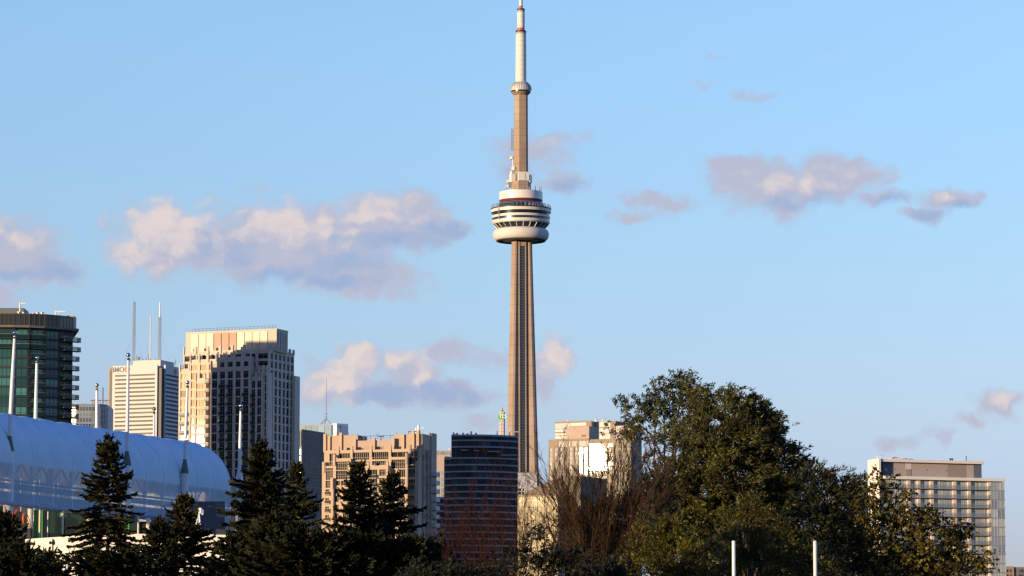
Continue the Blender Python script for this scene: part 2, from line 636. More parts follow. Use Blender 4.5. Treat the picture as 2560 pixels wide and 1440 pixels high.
# three tapering legs round the core
LEG = [(1790, 66, 38), (1600, 57, 33.5), (1400, 50, 30.5), (1180, 43.2, 27), (1040, 39.3, 25), (900, 35.6, 23), (760, 31.5, 20.5), (640, 28.2, 18.4), (596, 27.2, 17.8)]
for th in (-44.5, 75.5, 195.5):
    mb = MB()
    d = Vector((math.sin(R(th)), -math.cos(R(th))))
    p = Vector((math.cos(R(th)), math.sin(R(th))))
    secs = []
    for y, L, W in LEG:
        z = max(0.0, tz(y))
        ch = W * 0.16
        pts = [d * (L - ch) - p * W / 2, d * L - p * (W / 2 - ch), d * L + p * (W / 2 - ch), d * (L - ch) + p * W / 2, p * W / 2, -p * W / 2]
        secs.append([(q.x * K, q.y * K, z) for q in pts])
    n = 6
    for a, b in zip(secs, secs[1:]):
        mb.add(a + b, [(i, (i + 1) % n, n + (i + 1) % n, n + i) for i in range(n)])
    mb.build('leg', M_conc, tower)
# elevator shafts in the folds between the legs
M_lift = glass('lift_glass', (0.012, 0.018, 0.03), (0.02, 0.03, 0.045), 0.2, ior=1.7, rough=0.2)
M_rung = mat('lift_rungs', (0.075, 0.085, 0.10), 0.5, var=0.1)
for th in (9.0, 135.5, 255.5):
    mb = MB()
    mb.M = Matrix.Rotation(R(th), 4, 'Z')
    ztop, zb = tz(606), 0.0
    zg = tz(617)

    def rib(u0, u1, d0, d1, z0, z1):
        def fr(z):                       # the shaft stands further out towards its foot
            return -(20.0 + 6.5 * (ztop - z) / (ztop - tz(1180))) * K
        mb.prism([(u0 * K, fr(z0) + d0), (u1 * K, fr(z0) + d0), (u1 * K, -4 * K), (u0 * K, -4 * K)], z0, z1, 0,
                 [(u0 * K, fr(z1) + d0), (u1 * K, fr(z1) + d0), (u1 * K, -4 * K), (u0 * K, -4 * K)])
        return fr
    rib(-10.5, -6.2, 0, 0, zb, ztop)
    rib(7.4, 10.0, 0, 0, zb, ztop)
    fr = rib(-6.15, 7.35, 0.4, 0, zg, ztop)
    s = mb.build('elevator_shaft', M_conc, tower)
    mb = MB()
    mb.M = Matrix.Rotation(R(th), 4, 'Z')
    mb.add([(-6.2 * K, fr(zb) + 1.1, zb), (7.4 * K, fr(zb) + 1.1, zb), (7.4 * K, fr(zg) + 1.1, zg), (-6.2 * K, fr(zg) + 1.1, zg)], [(0, 1, 2, 3)], 0)
    z = zb + 1
    while z < zg - 0.5:
        y0 = fr(z) + 1.1
        mb.box(-5.2 * K, 6.4 * K, y0 - 0.5, y0 - 0.05, z, z + 0.6, 1)
        z += 2.05
    mb.build('window', [M_lift, M_rung], s)

# main pod
ring('pod_underside', [(24, 597), (52, 603.5), (61, 604), (62.5, 602.5), (60, 600), (24, 594)], M_under)
ring('radome', [(58, 602), (63, 601.6), (66.5, 598.5), (69.3, 594), (70.6, 588.5), (70.2, 582.5), (68, 577.5), (63.5, 574), (58, 572.8), (50, 572.6)], M_radome)
low = ring('lower_deck', [(50, 573), (58.5, 572.5), (69.0, 562.5), (69.5, 561.8), (50, 561.6)], M_podglass)
for k in range(24):
    mb = MB()
    a = 2 * math.pi * (k + 0.35) / 24
    r0, r1 = 58.9 * K, 69.3 * K
    mb.tube([(r0 * math.cos(a), r0 * math.sin(a), tz(572.3)), (r1 * math.cos(a), r1 * math.sin(a), tz(562.2))], 0.33, 4)
    mb.build('strut', M_podwhite, low)
ring('deck_band', [(62, 562), (69.8, 561.8), (72.6, 559), (73, 553), (62, 552.8)], M_podwhite)
ring('window_band', [(62, 553), (70.6, 553), (70.8, 546.5), (62, 546.5)], M_podblue)
ring('deck_band', [(62, 546.8), (73.2, 546.8), (73.6, 540.9), (62, 540.8)], M_podwhite)
ring('window_band', [(62, 540.6), (71.0, 540.6), (72.2, 533), (62, 533)], M_podglass)
ring('deck_band', [(62, 532.8), (75.6, 532.8), (76.2, 525.6), (62, 525.4)], M_podwhite)
ring('deck_rim', [(60, 525.6), (76.6, 525.6), (76.6, 522.6), (60, 522.4)], M_dark)
ring('upper_glass', [(50, 522.6), (63, 520.5), (52.5, 505.5), (50, 505.4)], M_podblue)
ring('red_collar', [(48, 505.6), (52.8, 505.6), (54.6, 501.2), (48, 501)], M_maroon)
ring('roof_drum', [(45, 501.4), (55, 501.3), (55, 481.2), (53.5, 480.8), (53, 482.5), (20, 482.5)], lined('drum_panels', (0.72, 0.68, 0.63), 2, 60, 0.1, 0.9, rough=0.30, spec=0.6, var=0.05))
# the walkway rail and its arches
mb = MB()
for zr, rr in ((513, 62), (510, 60.5)):
    pts = [(rr * K * math.cos(2 * math.pi * k / 48), rr * K * math.sin(2 * math.pi * k / 48), tz(zr)) for k in range(49)]
    mb.tube(pts, 0.14, 4)
for k in range(32):
    a = 2 * math.pi * k / 32
    ca, sa = math.cos(a), math.sin(a)
    mb.tube([(64.5 * K * ca, 64.5 * K * sa, tz(520.5)), (62 * K * ca, 62 * K * sa, tz(513))], 0.09, 4)
for k in range(44):
    a = 2 * math.pi * k / 44
    ca, sa = math.cos(a), math.sin(a)
    pts = []
    for j in range(9):
        t = math.pi * (j / 8.0)
        r = (71.5 + 4.2 * math.cos(t) * -1) * K
        pts.append((r * ca, r * sa, tz(522.6 - 9.5 * math.sin(t))))
    mb.tube(pts, 0.10, 4)
mb.build('walkway_rail', M_steel, tower)
mb = MB()
mb.M = Matrix.Rotation(R(-47), 4, 'Z')
for u in (-0.6, 0.6):
    mb.box(u - 0.12, u + 0.12, -76.9 * K, -76.4 * K, tz(555), tz(519))
for k in range(12):
    z = tz(555) + (tz(519) - tz(555)) * k / 11
    mb.box(-0.6, 0.6, -76.85 * K, -76.5 * K, z - 0.12, z + 0.12)
mb.build('ladder', M_steel, tower)
rr = random.Random(5)
for k in range(40):
    mb = MB()
    a = rr.uniform(0, 2 * math.pi)
    r = rr.uniform(40, 54) * K
    h = rr.uniform(0.8, 4.0) if k % 5 else rr.uniform(3, 6)
    mb.tube([(r * math.cos(a), r * math.sin(a), tz(482)), (r * math.cos(a), r * math.sin(a), tz(481) + h)], rr.uniform(0.1, 0.22), 4)
    mb.build('roof_aerial', M_steel, tower)

# hexagonal upper shaft
def hexa(name, wb, wt_, yb, yt, m, rot=-14.5):
    mb = MB()
    pb = [(wb * K * math.sin(R(rot + 60 * k)), -wb * K * math.cos(R(rot + 60 * k))) for k in range(6)]
    pt = [(wt_ * K * math.sin(R(rot + 60 * k)), -wt_ * K * math.cos(R(rot + 60 * k))) for k in range(6)]
    mb.prism(pb, tz(yb), tz(yt), 0, pt)
    return mb.build(name, m, tower)


M_conc2 = lined('upper_shaft_concrete', (0.335, 0.25, 0.19), 2, 5.2, 0.5, 0.80, rough=0.85, spec=0.2, var=0.24, scale=0.12, streak=0.3)
hexa('shaft_foot', 26.5, 25.5, 484, 455, M_conc2)
hexa('upper_shaft', 18.6, 17.9, 470, 236, M_conc2)
# white equipment boxes round the shaft
M_box = lined('equipment_white', (0.72, 0.69, 0.62), 2, 2.0, 0.12, 0.8, rough=0.6, var=0.06)


def sidebox(th, r, w, h0, h1, dp, m=M_box, off=0.0):
    mb = MB()
    mb.M = Matrix.Rotation(R(th), 4, 'Z')
    mb.box((off - w / 2) * K, (off + w / 2) * K, -(r + dp) * K, -(r - 2) * K, tz(h0), tz(h1))
    return mb.build('equipment_box', m, tower)


bx_ = sidebox(14, 18, 27, 454, 432.5, 4, off=2)
mb = MB()
mb.M = Matrix.Rotation(R(14), 4, 'Z')
for i, (a, b) in enumerate(((436, 438.2), (439.6, 442), (444, 448), (450, 452))):
    mb.box(4.0 * K, 7.4 * K, -22.3 * K, -22.05 * K, tz(b), tz(a))
mb.build('louvre', M_steel, bx_)
sidebox(-72, 19, 17, 457, 436, 9)
sidebox(75, 18, 19, 458, 438, 8)
sidebox(-80, 20, 8, 468, 456, 14, M_steel)
sidebox(-82, 27, 6, 460, 451, 9)
mb = MB()
x0 = -23 * K
mb.lathe([(1.5, tz(399)), (1.9, tz(398.6)), (1.9, tz(397)), (1.35, tz(396.8)), (1.35, tz(391.5))], 12, 0, (x0, 0))
mb.lathe([(1.6, tz(427)), (1.6, tz(418))], 12, 0, (-18 * K, -2.5))
mb.lathe([(0.4, tz(418)), (0.4, tz(399))], 8, 0, (-20 * K, -1.0))
mb.lathe([(1.3, tz(470)), (1.3, tz(463)), (0.5, tz(462))], 10, 0, (-33 * K, -2.0))
mb.lathe([(1.2, tz(437)), (1.2, tz(430)), (0.6, tz(428.5))], 10, 0, (-23.5 * K, -2.0))
mb.tube([(x0, 0, tz(398)), (-14 * K, 0, tz(398))], 0.3, 4)
mb.build('antenna_canister', M_box, tower)
mb = MB()
for u in (-24.5, -19.5):
    mb.tube([(u * K, 0, tz(376)), (u * K, 0, tz(321))], 0.16, 4)
for k in range(15):
    z0, z1 = tz(376 - 55 * k / 15), tz(376 - 55 * (k + 1) / 15)
    mb.tube([(-24.5 * K, 0, z0), (-14 * K, 0, z0)], 0.14, 4)
    mb.tube([(-24.5 * K, 0, z0), (-19.5 * K, 0, z1)], 0.11, 4)
mb.build('lattice_aerial', M_steel, tower)

# small upper pod and antenna
ring('upper_pod_soffit', [(17.5, 238.5), (24.6, 231.5), (24.6, 230)], mat('upper_pod_soffit_paint', (0.30, 0.22, 0.16), 0.8, var=0.12))
ring('window_band', [(20, 231.2), (24.9, 231.2), (25.2, 227.2), (20, 227)], M_podglass)
up = ring('upper_pod', [(20, 227.6), (25.7, 227.4), (25.7, 220), (24.6, 216.5), (21, 211.5), (16.2, 207), (14.2, 204), (13.8, 200)], M_podwhite)
mb = MB()
for k in range(36):
    a = 2 * math.pi * k / 36
    ca, sa = math.cos(a), math.sin(a)
    mb.tube([(w * K * ca, w * K * sa, tz(y)) for w, y in ((25.9, 226), (25.9, 220), (24.8, 216.2), (21.2, 211.2), (16.5, 206.8))], 0.22, 4)
mb.build('rib', M_band, up)
mast = ring('antenna_mast', [(13.8, 204), (13.6, 150), (13.0, 86)], M_conc_mast)
ring('collar', [(13.1, 86.2), (13.1, 81)], M_band, parent=mast)
ring('platform', [(13.5, 81.2), (13.5, 77)], M_dark, parent=mast)
ring('red_band', [(9.1, 77.4), (9.1, 70)], M_red, parent=mast)
ring('mast_section', [(9.7, 70.4), (9.7, 31)], M_conc_mast, parent=mast)
ring('collar', [(9.6, 31.2), (9.6, 26)], M_band, parent=mast)
ring('platform', [(9.8, 26.2), (9.8, 22.2)], M_dark, parent=mast)
ring('red_band', [(4.5, 22.6), (4.5, 14.6)], M_red, parent=mast)
ring('mast_section', [(4.6, 15), (4.6, -60)], M_conc_mast, parent=mast)
ring('mast_tip', [(3.0, -59), (2.4, -140)], M_red, parent=mast)
# ------------------------------------------------------------------ buildings
def facade(mb, wins, M, u0, u1, z0, z1, ncol, nrow, pier=0.8, span=0.9, rec=0.45, top=0.0, nx=2, nz=1, bar=0.08, zs=None, skip=None, fin=0.0, mi=0, pri=1.0, spv=0.15, tilt=None):
    """piers and spandrels (into mb) standing proud of a core wall at v = rec, and a window in every bay"""
    mb.M = M
    cw = (u1 - u0) / ncol
    fh = (z1 - z0) / nrow
    for i in range(ncol + 1):
        c = u0 + cw * i
        a = max(u0, c - pier / 2) if i else u0
        b = min(u1, c + pier / 2) if i < ncol else u1
        if i == 0:
            b = u0 + pier / 2
        if i == ncol:
            a = u1 - pier / 2
        mb.box(a, b, 0.0, rec + 0.02, z0, z1 + top, mi)
        if fin:
            mb.box(a + 0.06, b - 0.06, -0.25, 0.5, z1 + top + 0.002 - fin * 0.8, z1 + top + fin, mi)
    for j in range(nrow + 1):
        z = z0 + fh * j
        a, b = z - span / 2, z + span / 2
        if j == nrow:
            a, b = z - span, z + top * 0.8
        if j == 0:
            a = z
        mb.box(u0 + 0.03, u1 - 0.03, spv, rec + 0.01, a, b, mi)
    for j in range(nrow):
        za, zb = z0 + fh * j + span / 2, z0 + fh * (j + 1) - (span / 2 if j < nrow - 1 else span)
        for i in range(ncol):
            if skip and skip(i, j):
                continue
            wins.add(M, u0 + cw * i + pier / 2, u0 + cw * (i + 1) - pier / 2, za, zb, nx, nz, bar, rec - 0.06, pri, zs, tilt(i, j) if tilt else 0.0)
    mb.M = Matrix.Identity(4)


def balcony(root, M, u0, u1, z, out=1.5, h=1.05, slab=0.22, m_slab=None, m_rail=None, v=0.0):
    mb = MB()
    mb.M = M
    mb.box(u0, u1, v - out, v + 0.05, z - slab, z, 0)
    mb.box(u0 + 0.05, u1 - 0.05, v - out + 0.03, v - out + 0.06, z + 0.06, z + h, 1)
    mb.box(u0 + 0.05, u0 + 0.08, v - out + 0.061, v, z + 0.06, z + h, 1)
    mb.box(u1 - 0.08, u1 - 0.05, v - out + 0.061, v, z + 0.06, z + h, 1)
    mb.box(u0 + 0.03, u1 - 0.03, v - out + 0.01, v - out + 0.09, z + h + 0.002, z + h + 0.07, 2)
    return mb.build('balcony', [m_slab or M_slab, m_rail or M_rail, M_steel], root)


def vent_stack(root, x, y, z, h, r=0.35, name='vent'):
    mb = MB()
    mb.lathe([(r, z), (r, z + h * 0.8), (r * 1.35, z + h * 0.82), (r * 1.35, z + h * 0.95), (r * 0.5, z + h)], 12, 0, (x, y))
    return mb.build(name, M_vent, root, True)


def rod(root, name, pts, r, m, seg=5):
    mb = MB()
    mb.tube(pts, r, seg)
    return mb.build(name, m, root)


M_slab = mat('balcony_slab', (0.34, 0.33, 0.33), 0.8, var=0.08)
M_rail = glass('balcony_glass', (0.05, 0.06, 0.065), (0.08, 0.09, 0.1), 0.2, ior=1.6, rough=0.08, alpha=0.45)
M_rail_green = glass('green_balcony_glass', (0.008, 0.028, 0.032), (0.012, 0.04, 0.042), 0.2, ior=1.35, rough=0.08, alpha=0.5)
ID = Matrix.Identity(4)

# ============================== 1. dark green glass condominium, curved, at the left edge
loc, rz = place(72, 900, 1000, 0)
bA = thing('condo_tower', 'dark green glass apartment tower with a curved front and balconies down its right edge', 'building', loc, rz)
M_a_wall = mat('dark_panel', (0.02, 0.023, 0.026), 0.45, var=0.12)
M_a_slab = mat('dark_slab_edge', (0.03, 0.038, 0.045), 0.5, var=0.12)
M_a_glass = glass('green_glass', (0.006, 0.040, 0.042), (0.07, 0.27, 0.25), 0.6, ior=1.5, rough=0.03)
plan_px = [(-120, 1005), (-60, 1001.5), (-10, 1000), (34, 1000.2), (73, 1001), (112, 1003), (151, 1006.2), (181, 1010.2)]
plan = []
for px, D in plan_px:
    p = at(px, 900, D)
    plan.append((p.x - loc[0], p.y - loc[1]))
back = [(plan[-1][0] - 3.0, plan[-1][1] + 24), (plan[0][0], plan[0][1] + 21)]


def zA(py):
    return at(72, py, 1000).z


def inset(poly, d, n):
    """move the first n (front) points of a plan into the building"""
    return [(x, y + d) if i < n else (x, y) for i, (x, y) in enumerate(poly)]


core = plan + back
mb = MB()
mb.prism(inset(core, 0.5, len(plan)), 0, zA(815))
mb.build('core_wall', M_a_wall, bA)
fl = [zA(845 + 24.1 * k) for k in range(-1, 12)]        # floor lines, top first
wA = Windows(bA, M_a_glass, M_frame_d, 100)
mb = MB()
for i in range(len(plan) - 1):
    (xa, ya), (xb, yb) = plan[i], plan[i + 1]
    L = math.hypot(xb - xa, yb - ya)
    M = face_matrix(xa, ya, math.atan2(yb - ya, xb - xa))
    for k in range(len(fl) - 1):
        zt, zb = fl[k], fl[k + 1]
        mb.M = M
        mb.box(-0.02, L + 0.02, 0.0 if i != 3 else -0.05, 0.52, zb - 0.32, zb + 0.28, 1)
        recess = 0.3
        if i == 5 and k > 1:
            pass
        # window bays, with a dark panel between them
        a, b = (0.55, L - 0.55) if i in (3, 5, 6) else (0.4, L - 0.7)
        mb.box(0.0, a, 0.12, 0.5, zb, zt, 0)
        mb.box(b, L, 0.12, 0.5, zb, zt, 0)
        wA.add(M, a, b, zb + 0.3, zt - 0.34, max(2, int((b - a) / 1.15)), 1, 0.09, recess, 1.0 + (0.5 if i > 1 else 0), (0, .28, 1) if i % 2 else (0, 1))
mb.M = ID
mb.build('wall', [M_a_wall, M_a_slab], bA)
wA.finish()
# balconies: wrap the right-hand corner on every floor, and a few on the front
for k in range(1, len(fl)):
    (xa, ya), (xb, yb) = plan[-2], plan[-1]
    M = face_matrix(xa, ya, math.atan2(yb - ya, xb - xa))
    L = math.hypot(xb - xa, yb - ya)
    balcony(bA, M, 0.2, L + (1.9 if k < 3 else 1.4), fl[k], 1.5, m_slab=M_a_slab, m_rail=M_rail_green)
for k in range(1, len(fl)):
    (xa, ya), (xb, yb) = plan[4], plan[5]
    M = face_matrix(xa, ya, math.atan2(yb - ya, xb - xa))
    balcony(bA, M, 0.2, math.hypot(xb - xa, yb - ya) * 0.98, fl[k], 1.1, m_slab=M_a_slab, m_rail=M_rail_green)
for i in (1, 2, 3):
    for k in (1, 2):
        (xa, ya), (xb, yb) = plan[i], plan[i + 1]
        M = face_matrix(xa, ya, math.atan2(yb - ya, xb - xa))
        balcony(bA, M, 0.0, math.hypot(xb - xa, yb - ya), fl[k], 1.2, m_slab=M_a_slab, m_rail=M_rail_green)
# canopy and the screened crown
mb = MB()
can = [(x * 1.0, y - 1.4) for x, y in plan] + back
can[len(plan) - 1] = (plan[-1][0] + 1.9, plan[-1][1] - 1.4)
mb.prism(can, zA(819), zA(813.5))
mb.build('canopy', mat('canopy_metal', (0.16, 0.15, 0.14), 0.6, var=0.1), bA)
M_screen = lined('crown_screen', (0.035, 0.032, 0.022), 0, 0.95, 0.10, 0.45, rough=0.2, spec=0.6, var=0.1)
mb = MB()
mb.prism(inset(core, 0.25, len(plan)), zA(813.5) + 0.004, zA(785))
mb.build('crown', M_screen, bA)
mb = MB()
for i in range(len(plan) - 1):
    (xa, ya), (xb, yb) = plan[i], plan[i + 1]
    M = face_matrix(xa, ya, math.atan2(yb - ya, xb - xa))
    L = math.hypot(xb - xa, yb - ya)
    mb.M = M
    n = max(2, int(L / 1.15))
    for q in range(n):
        mb.box(L * q / n - 0.05, L * q / n + 0.05, 0.08, 0.24, zA(813), zA(785.3))
    mb.box(0, L, 0.02, 0.5, zA(785.4), zA(782.6))
mb.M = ID
mb.build('crown_frame', mat('crown_bars', (0.10, 0.085, 0.055), 0.5, var=0.1), bA)
x, y = plan[-1]
mb = MB()
mb.box(x - 3.5, x - 0.1, y + 0.4, y + 0.75, zA(813), zA(778.5))
mb.box(x - 0.099, x + 0.22, y + 0.1, y + 6, zA(818), zA(778.5))
mb.build('parapet_fin', mat('beige_panel', (0.40, 0.33, 0.28), 0.7, var=0.08), bA)
mb = MB()
xl, xr = at(-120, 780, 1010).x - loc[0], at(57, 780, 1010).x - loc[0]
mb.box(xl, xr, 12, 22, zA(790), zA(758))
mb.build('roof_house', mat('blue_grey_panel', (0.13, 0.14, 0.17), 0.6, var=0.08), bA)
for px, h, r in ((47, 14, .55), (58, 13, .42), (82, 10, .45), (93, 12.5, .42), (104, 12.5, .42)):
    vent_stack(bA, at(px, 785, 1007).x - loc[0], 8, zA(785), h * 1000 / F, r)
for px, py, L in ((49, 748, 1.6), (138, 769, 2.6)):
    x = at(px, py, 1007).x - loc[0]
    zb, zt = zA(785), zA(py)
    mb = MB()
    mb.tube([(x, 8, zb), (x, 8, zt)], 0.2, 6)
    mb.box(x, x + L, 7.9, 8.1, zt - 0.35, zt - 0.12)
    mb.tube([(x, 8, zt - 1.2), (x + L * 0.5, 8, zt - 0.35)], 0.08, 4)
    mb.build('roof_davit', M_white, bA)

# ============================== 2. small round-topped grey building behind it
loc, rz = place(178, 1030, 1700, 0)
bB = thing('office_block', 'small blue grey round cornered office block below two rooftop cranes beside the white bank tower', 'building', loc, rz)
S = 1700 / F
zB = lambda py: at(220, py, 1700).z
M_b = lined('blue_grey_cladding', (0.22, 0.25, 0.30), 2, 3.4, 0.3, 0.7, rough=0.5, var=0.08)
mb = MB()
r = 36 * S
pl = [(0, 0), (14 * S, -1.0)]
for k in range(9):
    a = -math.pi / 2 + math.pi / 2 * k / 8
    pl.append((52 * S + r * math.cos(a), r + r * math.sin(a) - 1.0))
pl += [(88 * S, 30), (0, 30)]
mb.prism(pl, 0, zB(1010))
mb.build('wall', M_b, bB)
wB = Windows(bB, glass('slate_glass', (0.02, 0.03, 0.045), (0.2, 0.25, 0.3), 0.3, ior=1.9, rough=0.05), M_frame_w)
for (xa, ya), (xb, yb) in zip(pl[:10], pl[1:11]):
    L = math.hypot(xb - xa, yb - ya)
    M = face_matrix(xa, ya, math.atan2(yb - ya, xb - xa))
    for j in range(7):
        if L > 1:
            wB.add(M, 0.2, L - 0.2, zB(1028 + 14 * j), zB(1017 + 14 * j), max(1, int(L / 1.3)), 1, 0.12, -0.06)
wB.finish()
for px0, px1, top in ((226, 240, 994), (246, 262, 965)):
    mb = MB()
    for px in (px0, px1):
        mb.tube([((px - 178) * S, 8, zB(1010)), ((px - 178) * S, 8, zB(996 if top > 970 else 1000))], 0.14, 4)
    mb.tube([((px0 - 178) * S - 1, 8, zB(998)), ((px1 - 178) * S + 1.5, 8, zB(997))], 0.2, 4)
    mb.tube([((px0 + 6 - 178) * S, 8, zB(1010)), ((px0 + 6 - 178) * S, 8, zB(top))], 0.32, 5)
    mb.tube([((px0 + 6 - 178) * S, 8, zB(1005)), ((px1 - 178) * S, 8, zB(998))], 0.1, 4)
    mb.build('roof_crane', mat('rust_steel', (0.25, 0.17, 0.14), 0.7), bB)

# ============================== 3. the white bank tower with its antennas
loc, rz = place(268, 960, 3115, -21)
bC = thing('bank_tower', 'white slab sided office tower with thin dark window slits and three rooftop antenna masts', 'building', loc, rz)
zC = lambda py: at(330, py, 3105).z
M_marble = lined('white_marble', (0.56, 0.55, 0.535), 0, 1.6, 0.12, 0.9, rough=0.6, var=0.05)
M_slit = glass('slit_glass', (0.09, 0.09, 0.09), (0.20, 0.19, 0.18), 0.3, ior=1.3, rough=0.5)
WC = onface(bC, 393, 960)[0]
CORN = 4.9
H = zC(913)
DC = 47.0
mb = MB()
mb.box(1.5, WC + CORN - 1.5, 1.5, DC - 1.5, 0, H - 3)
mb.build('core', M_dark, bC)
mb = MB()
mb.box(CORN, WC, 0, 1.6, 0, H)
mb.box(0, 1.6, CORN, DC - CORN, 0, H)
mb.box(CORN, WC, DC - 1.6, DC, 0, H)
rx = WC + CORN
mb.box(rx - 1.6, rx, CORN + 1, DC - 1, 0, H)
mb.box(3.9, rx - 4.2, 3.9, DC - 4, H - 4, H - 1.2)
mb.build('wall', M_marble, bC)
mb = MB()
mb.box(0.2, CORN - 0.01, 1.8, CORN + 0.3, 0, H - 0.6)
mb.build('corner_pier', mat('grey_corner_stone', (0.30, 0.27, 0.26), 0.6), bC)
wC = Windows(bC, M_slit, M_slit, 100)
zrow = [zC(938 + 10.45 * k) for k in range(20)]
for z in zrow:
    wC.add(face_matrix(0, -0.05, 0), CORN + 2.8, WC - 2.4, z - 0.75, z + 0.75, 28, 1, 0.28, 0, 2)
    wC.add(face_matrix(rx + 0.05, CORN + 1, R(90)), 1.0, DC - CORN - 3, z - 0.75, z + 0.75, 28, 1, 0.28)
wC.finish()
# lettering and roundel on the left face, roundel on the right face


def lettering(root, text, M, u, z, size, m, depth=0.15, name='lettering'):
    cu = bpy.data.curves.new(name, 'FONT')
    cu.body = text
    cu.size = size
    cu.extrude = depth
    cu.offset = size * 0.012
    o = bpy.data.objects.new(name, cu)
    C.objects.link(o)
    dg = bpy.context.evaluated_depsgraph_get()
    me = bpy.data.meshes.new_from_object(o.evaluated_get(dg))
    bpy.data.objects.remove(o)
    me.materials.clear()
    me.materials.append(m)
    q = bpy.data.objects.new(name, me)
    q.parent = root
    q.matrix_local = M @ Matrix.Translation((u, -depth - 0.02, z)) @ Matrix.Rotation(math.pi / 2, 4, 'X')
    C.objects.link(q)
    return q


M_sign_grey = mat('sign_grey', (0.07, 0.09, 0.15), 0.5, var=0.03)
M_sign_red = mat('sign_red', (0.62, 0.05, 0.03), 0.5, var=0.03)
u1, z1 = onface(bC, 278, 930)
lettering(bC, 'BMO', face_matrix(0, 0, 0), u1 - 0.4, z1 - 0.2, 6.0, M_sign_grey)


def roundel(root, M, u, z, r, bar=True):
    mb = MB()
    mb.M = M
    n = 40
    vi, vo = [], []
    for k in range(n):
        a = 2 * math.pi * k / n
        vo.append((u + r * math.cos(a), -0.2, z + r * math.sin(a)))
        vi.append((u + r * 0.66 * math.cos(a), -0.2, z + r * 0.66 * math.sin(a)))
    mb.add(vo + vi + [(x, 0.0, q) for x, _, q in vo], [(k, (k + 1) % n, n + (k + 1) % n, n + k) for k in range(n)] + [(k, 2 * n + k, 2 * n + (k + 1) % n, (k + 1) % n) for k in range(n)])
    mb.box(u - 0.68 * r, u + 0.68 * r, -0.17, -0.02, z - r * 0.42, z - r * 0.2)
    for s in (-1, 0, 1):
        mb.add([(u + s * r * .4 - r * .22, -0.17, z - r * .05), (u + s * r * .4 + r * .22, -0.17, z - r * .05), (u + s * r * .4, -0.17, z + r * .42)], [(0, 1, 2)])
    return mb.build('roundel', M_sign_red, root)


u2, z2 = onface(bC, 318, 923)
roundel(bC, face_matrix(0, 0, 0), u2, z2, 2.6)
roundel(bC, face_matrix(rx, CORN + 1, R(90)), (DC - CORN) * 0.44, zC(926), 2.6)
# roof house and the masts
mb = MB()
ua, ub = onface(bC, 322, 905)[0], onface(bC, 375, 905)[0]
mb.box(ua, ub + 6, 8, 34, H - 2, zC(899.5))
mb.build('roof_house', mat('roof_house_white', (0.62, 0.54, 0.48), 0.6, var=0.08), bC)


def lattice(root, name, px, ytop, ybase, w, m, dense=26, arms=0.0, top=None, v=16.0):
    u, _ = onface(root, px, 900, v)
    zb, zt = zC(ybase), zC(ytop)
    zl = zC(top) if top else zt
    mb = MB()
    c = [(-1, -1), (1, -1), (1, 1), (-1, 1)]
    for a, b in c:
        mb.tube([(u + a * w / 2, v + b * w / 2, zb), (u + a * w / 2 * 0.8, v + b * w / 2 * 0.8, zl)], 0.15, 4)
    n = dense
    for k in range(n):
        za, zc = zb + (zl - zb) * k / n, zb + (zl - zb) * (k + 1) / n
        s = 1 if k % 2 else -1
        mb.tube([(u - s * w / 2, v - w / 2, za), (u + s * w / 2, v - w / 2, zc)], 0.09, 4)
        mb.tube([(u - w / 2, v - w / 2, zc), (u + w / 2, v - w / 2, zc)], 0.09, 4)
        mb.tube([(u + w / 2, v - s * w / 2, za), (u + w / 2, v + s * w / 2, zc)], 0.09, 4)
        if arms and k > n * 0.15:
            q = (k % 3 - 1) * 0.3
            mb.tube([(u - arms * (0.7 + q), v, zc), (u + arms * (0.8 - q), v, zc + 0.4)], 0.10, 4)
    if top:
        mb.tube([(u, v, zl - 1), (u, v, zt)], [0.6, 0.5], 10, 1)
    else:
        mb.tube([(u, v, zt - 1), (u, v, zt + 1.5)], 0.2, 4)
    return mb.build(name, [m, M_white], root)


M_mast = mat('antenna_steel', (0.24, 0.25, 0.28), 0.6, var=0.1)
lattice(bC, 'antenna_mast', 334, 750, 900, 1.7, M_mast, 44, 1.7)
lattice(bC, 'antenna_mast', 398.5, 752, 905, 1.9, M_mast, 38, 1.6, top=790)
lattice(bC, 'antenna_mast', 375.5, 785, 900, 0.7, mat('antenna_white', (0.62, 0.55, 0.52), 0.5), 24, 0.4)
for px, sgn in ((334, -1), (334, 1), (398.5, 1)):
    u, _ = onface(bC, px, 900, 16)
    rod(bC, 'guy_wire', [(u, 16, zC(815)), (u + sgn * 9, 16, zC(898))], 0.07, M_mast, 4)
rr = random.Random(8)
for px in (326, 342, 346, 350, 357, 366, 371, 383, 388, 391, 395, 403, 436, 439):
    u, _ = onface(bC, px, 900, 12)
    h = rr.uniform(2, 6)
    mb = MB()
    zb = zC(900) - (2.5 if px > 380 else 0) - (2.0 if px > 420 else 0)
    mb.tube([(u, 12, zb), (u, 12, zb + h)], 0.22, 4)
    mb.tube([(u - 0.9, 12, zb + h * .6), (u + 0.9, 12, zb + h * .7)], 0.16, 4)
    if px == 346:
        mb.sphere((u, 12, zb + h), 1.1, 10, 8)
    mb.build('roof_aerial', M_mast, bC)
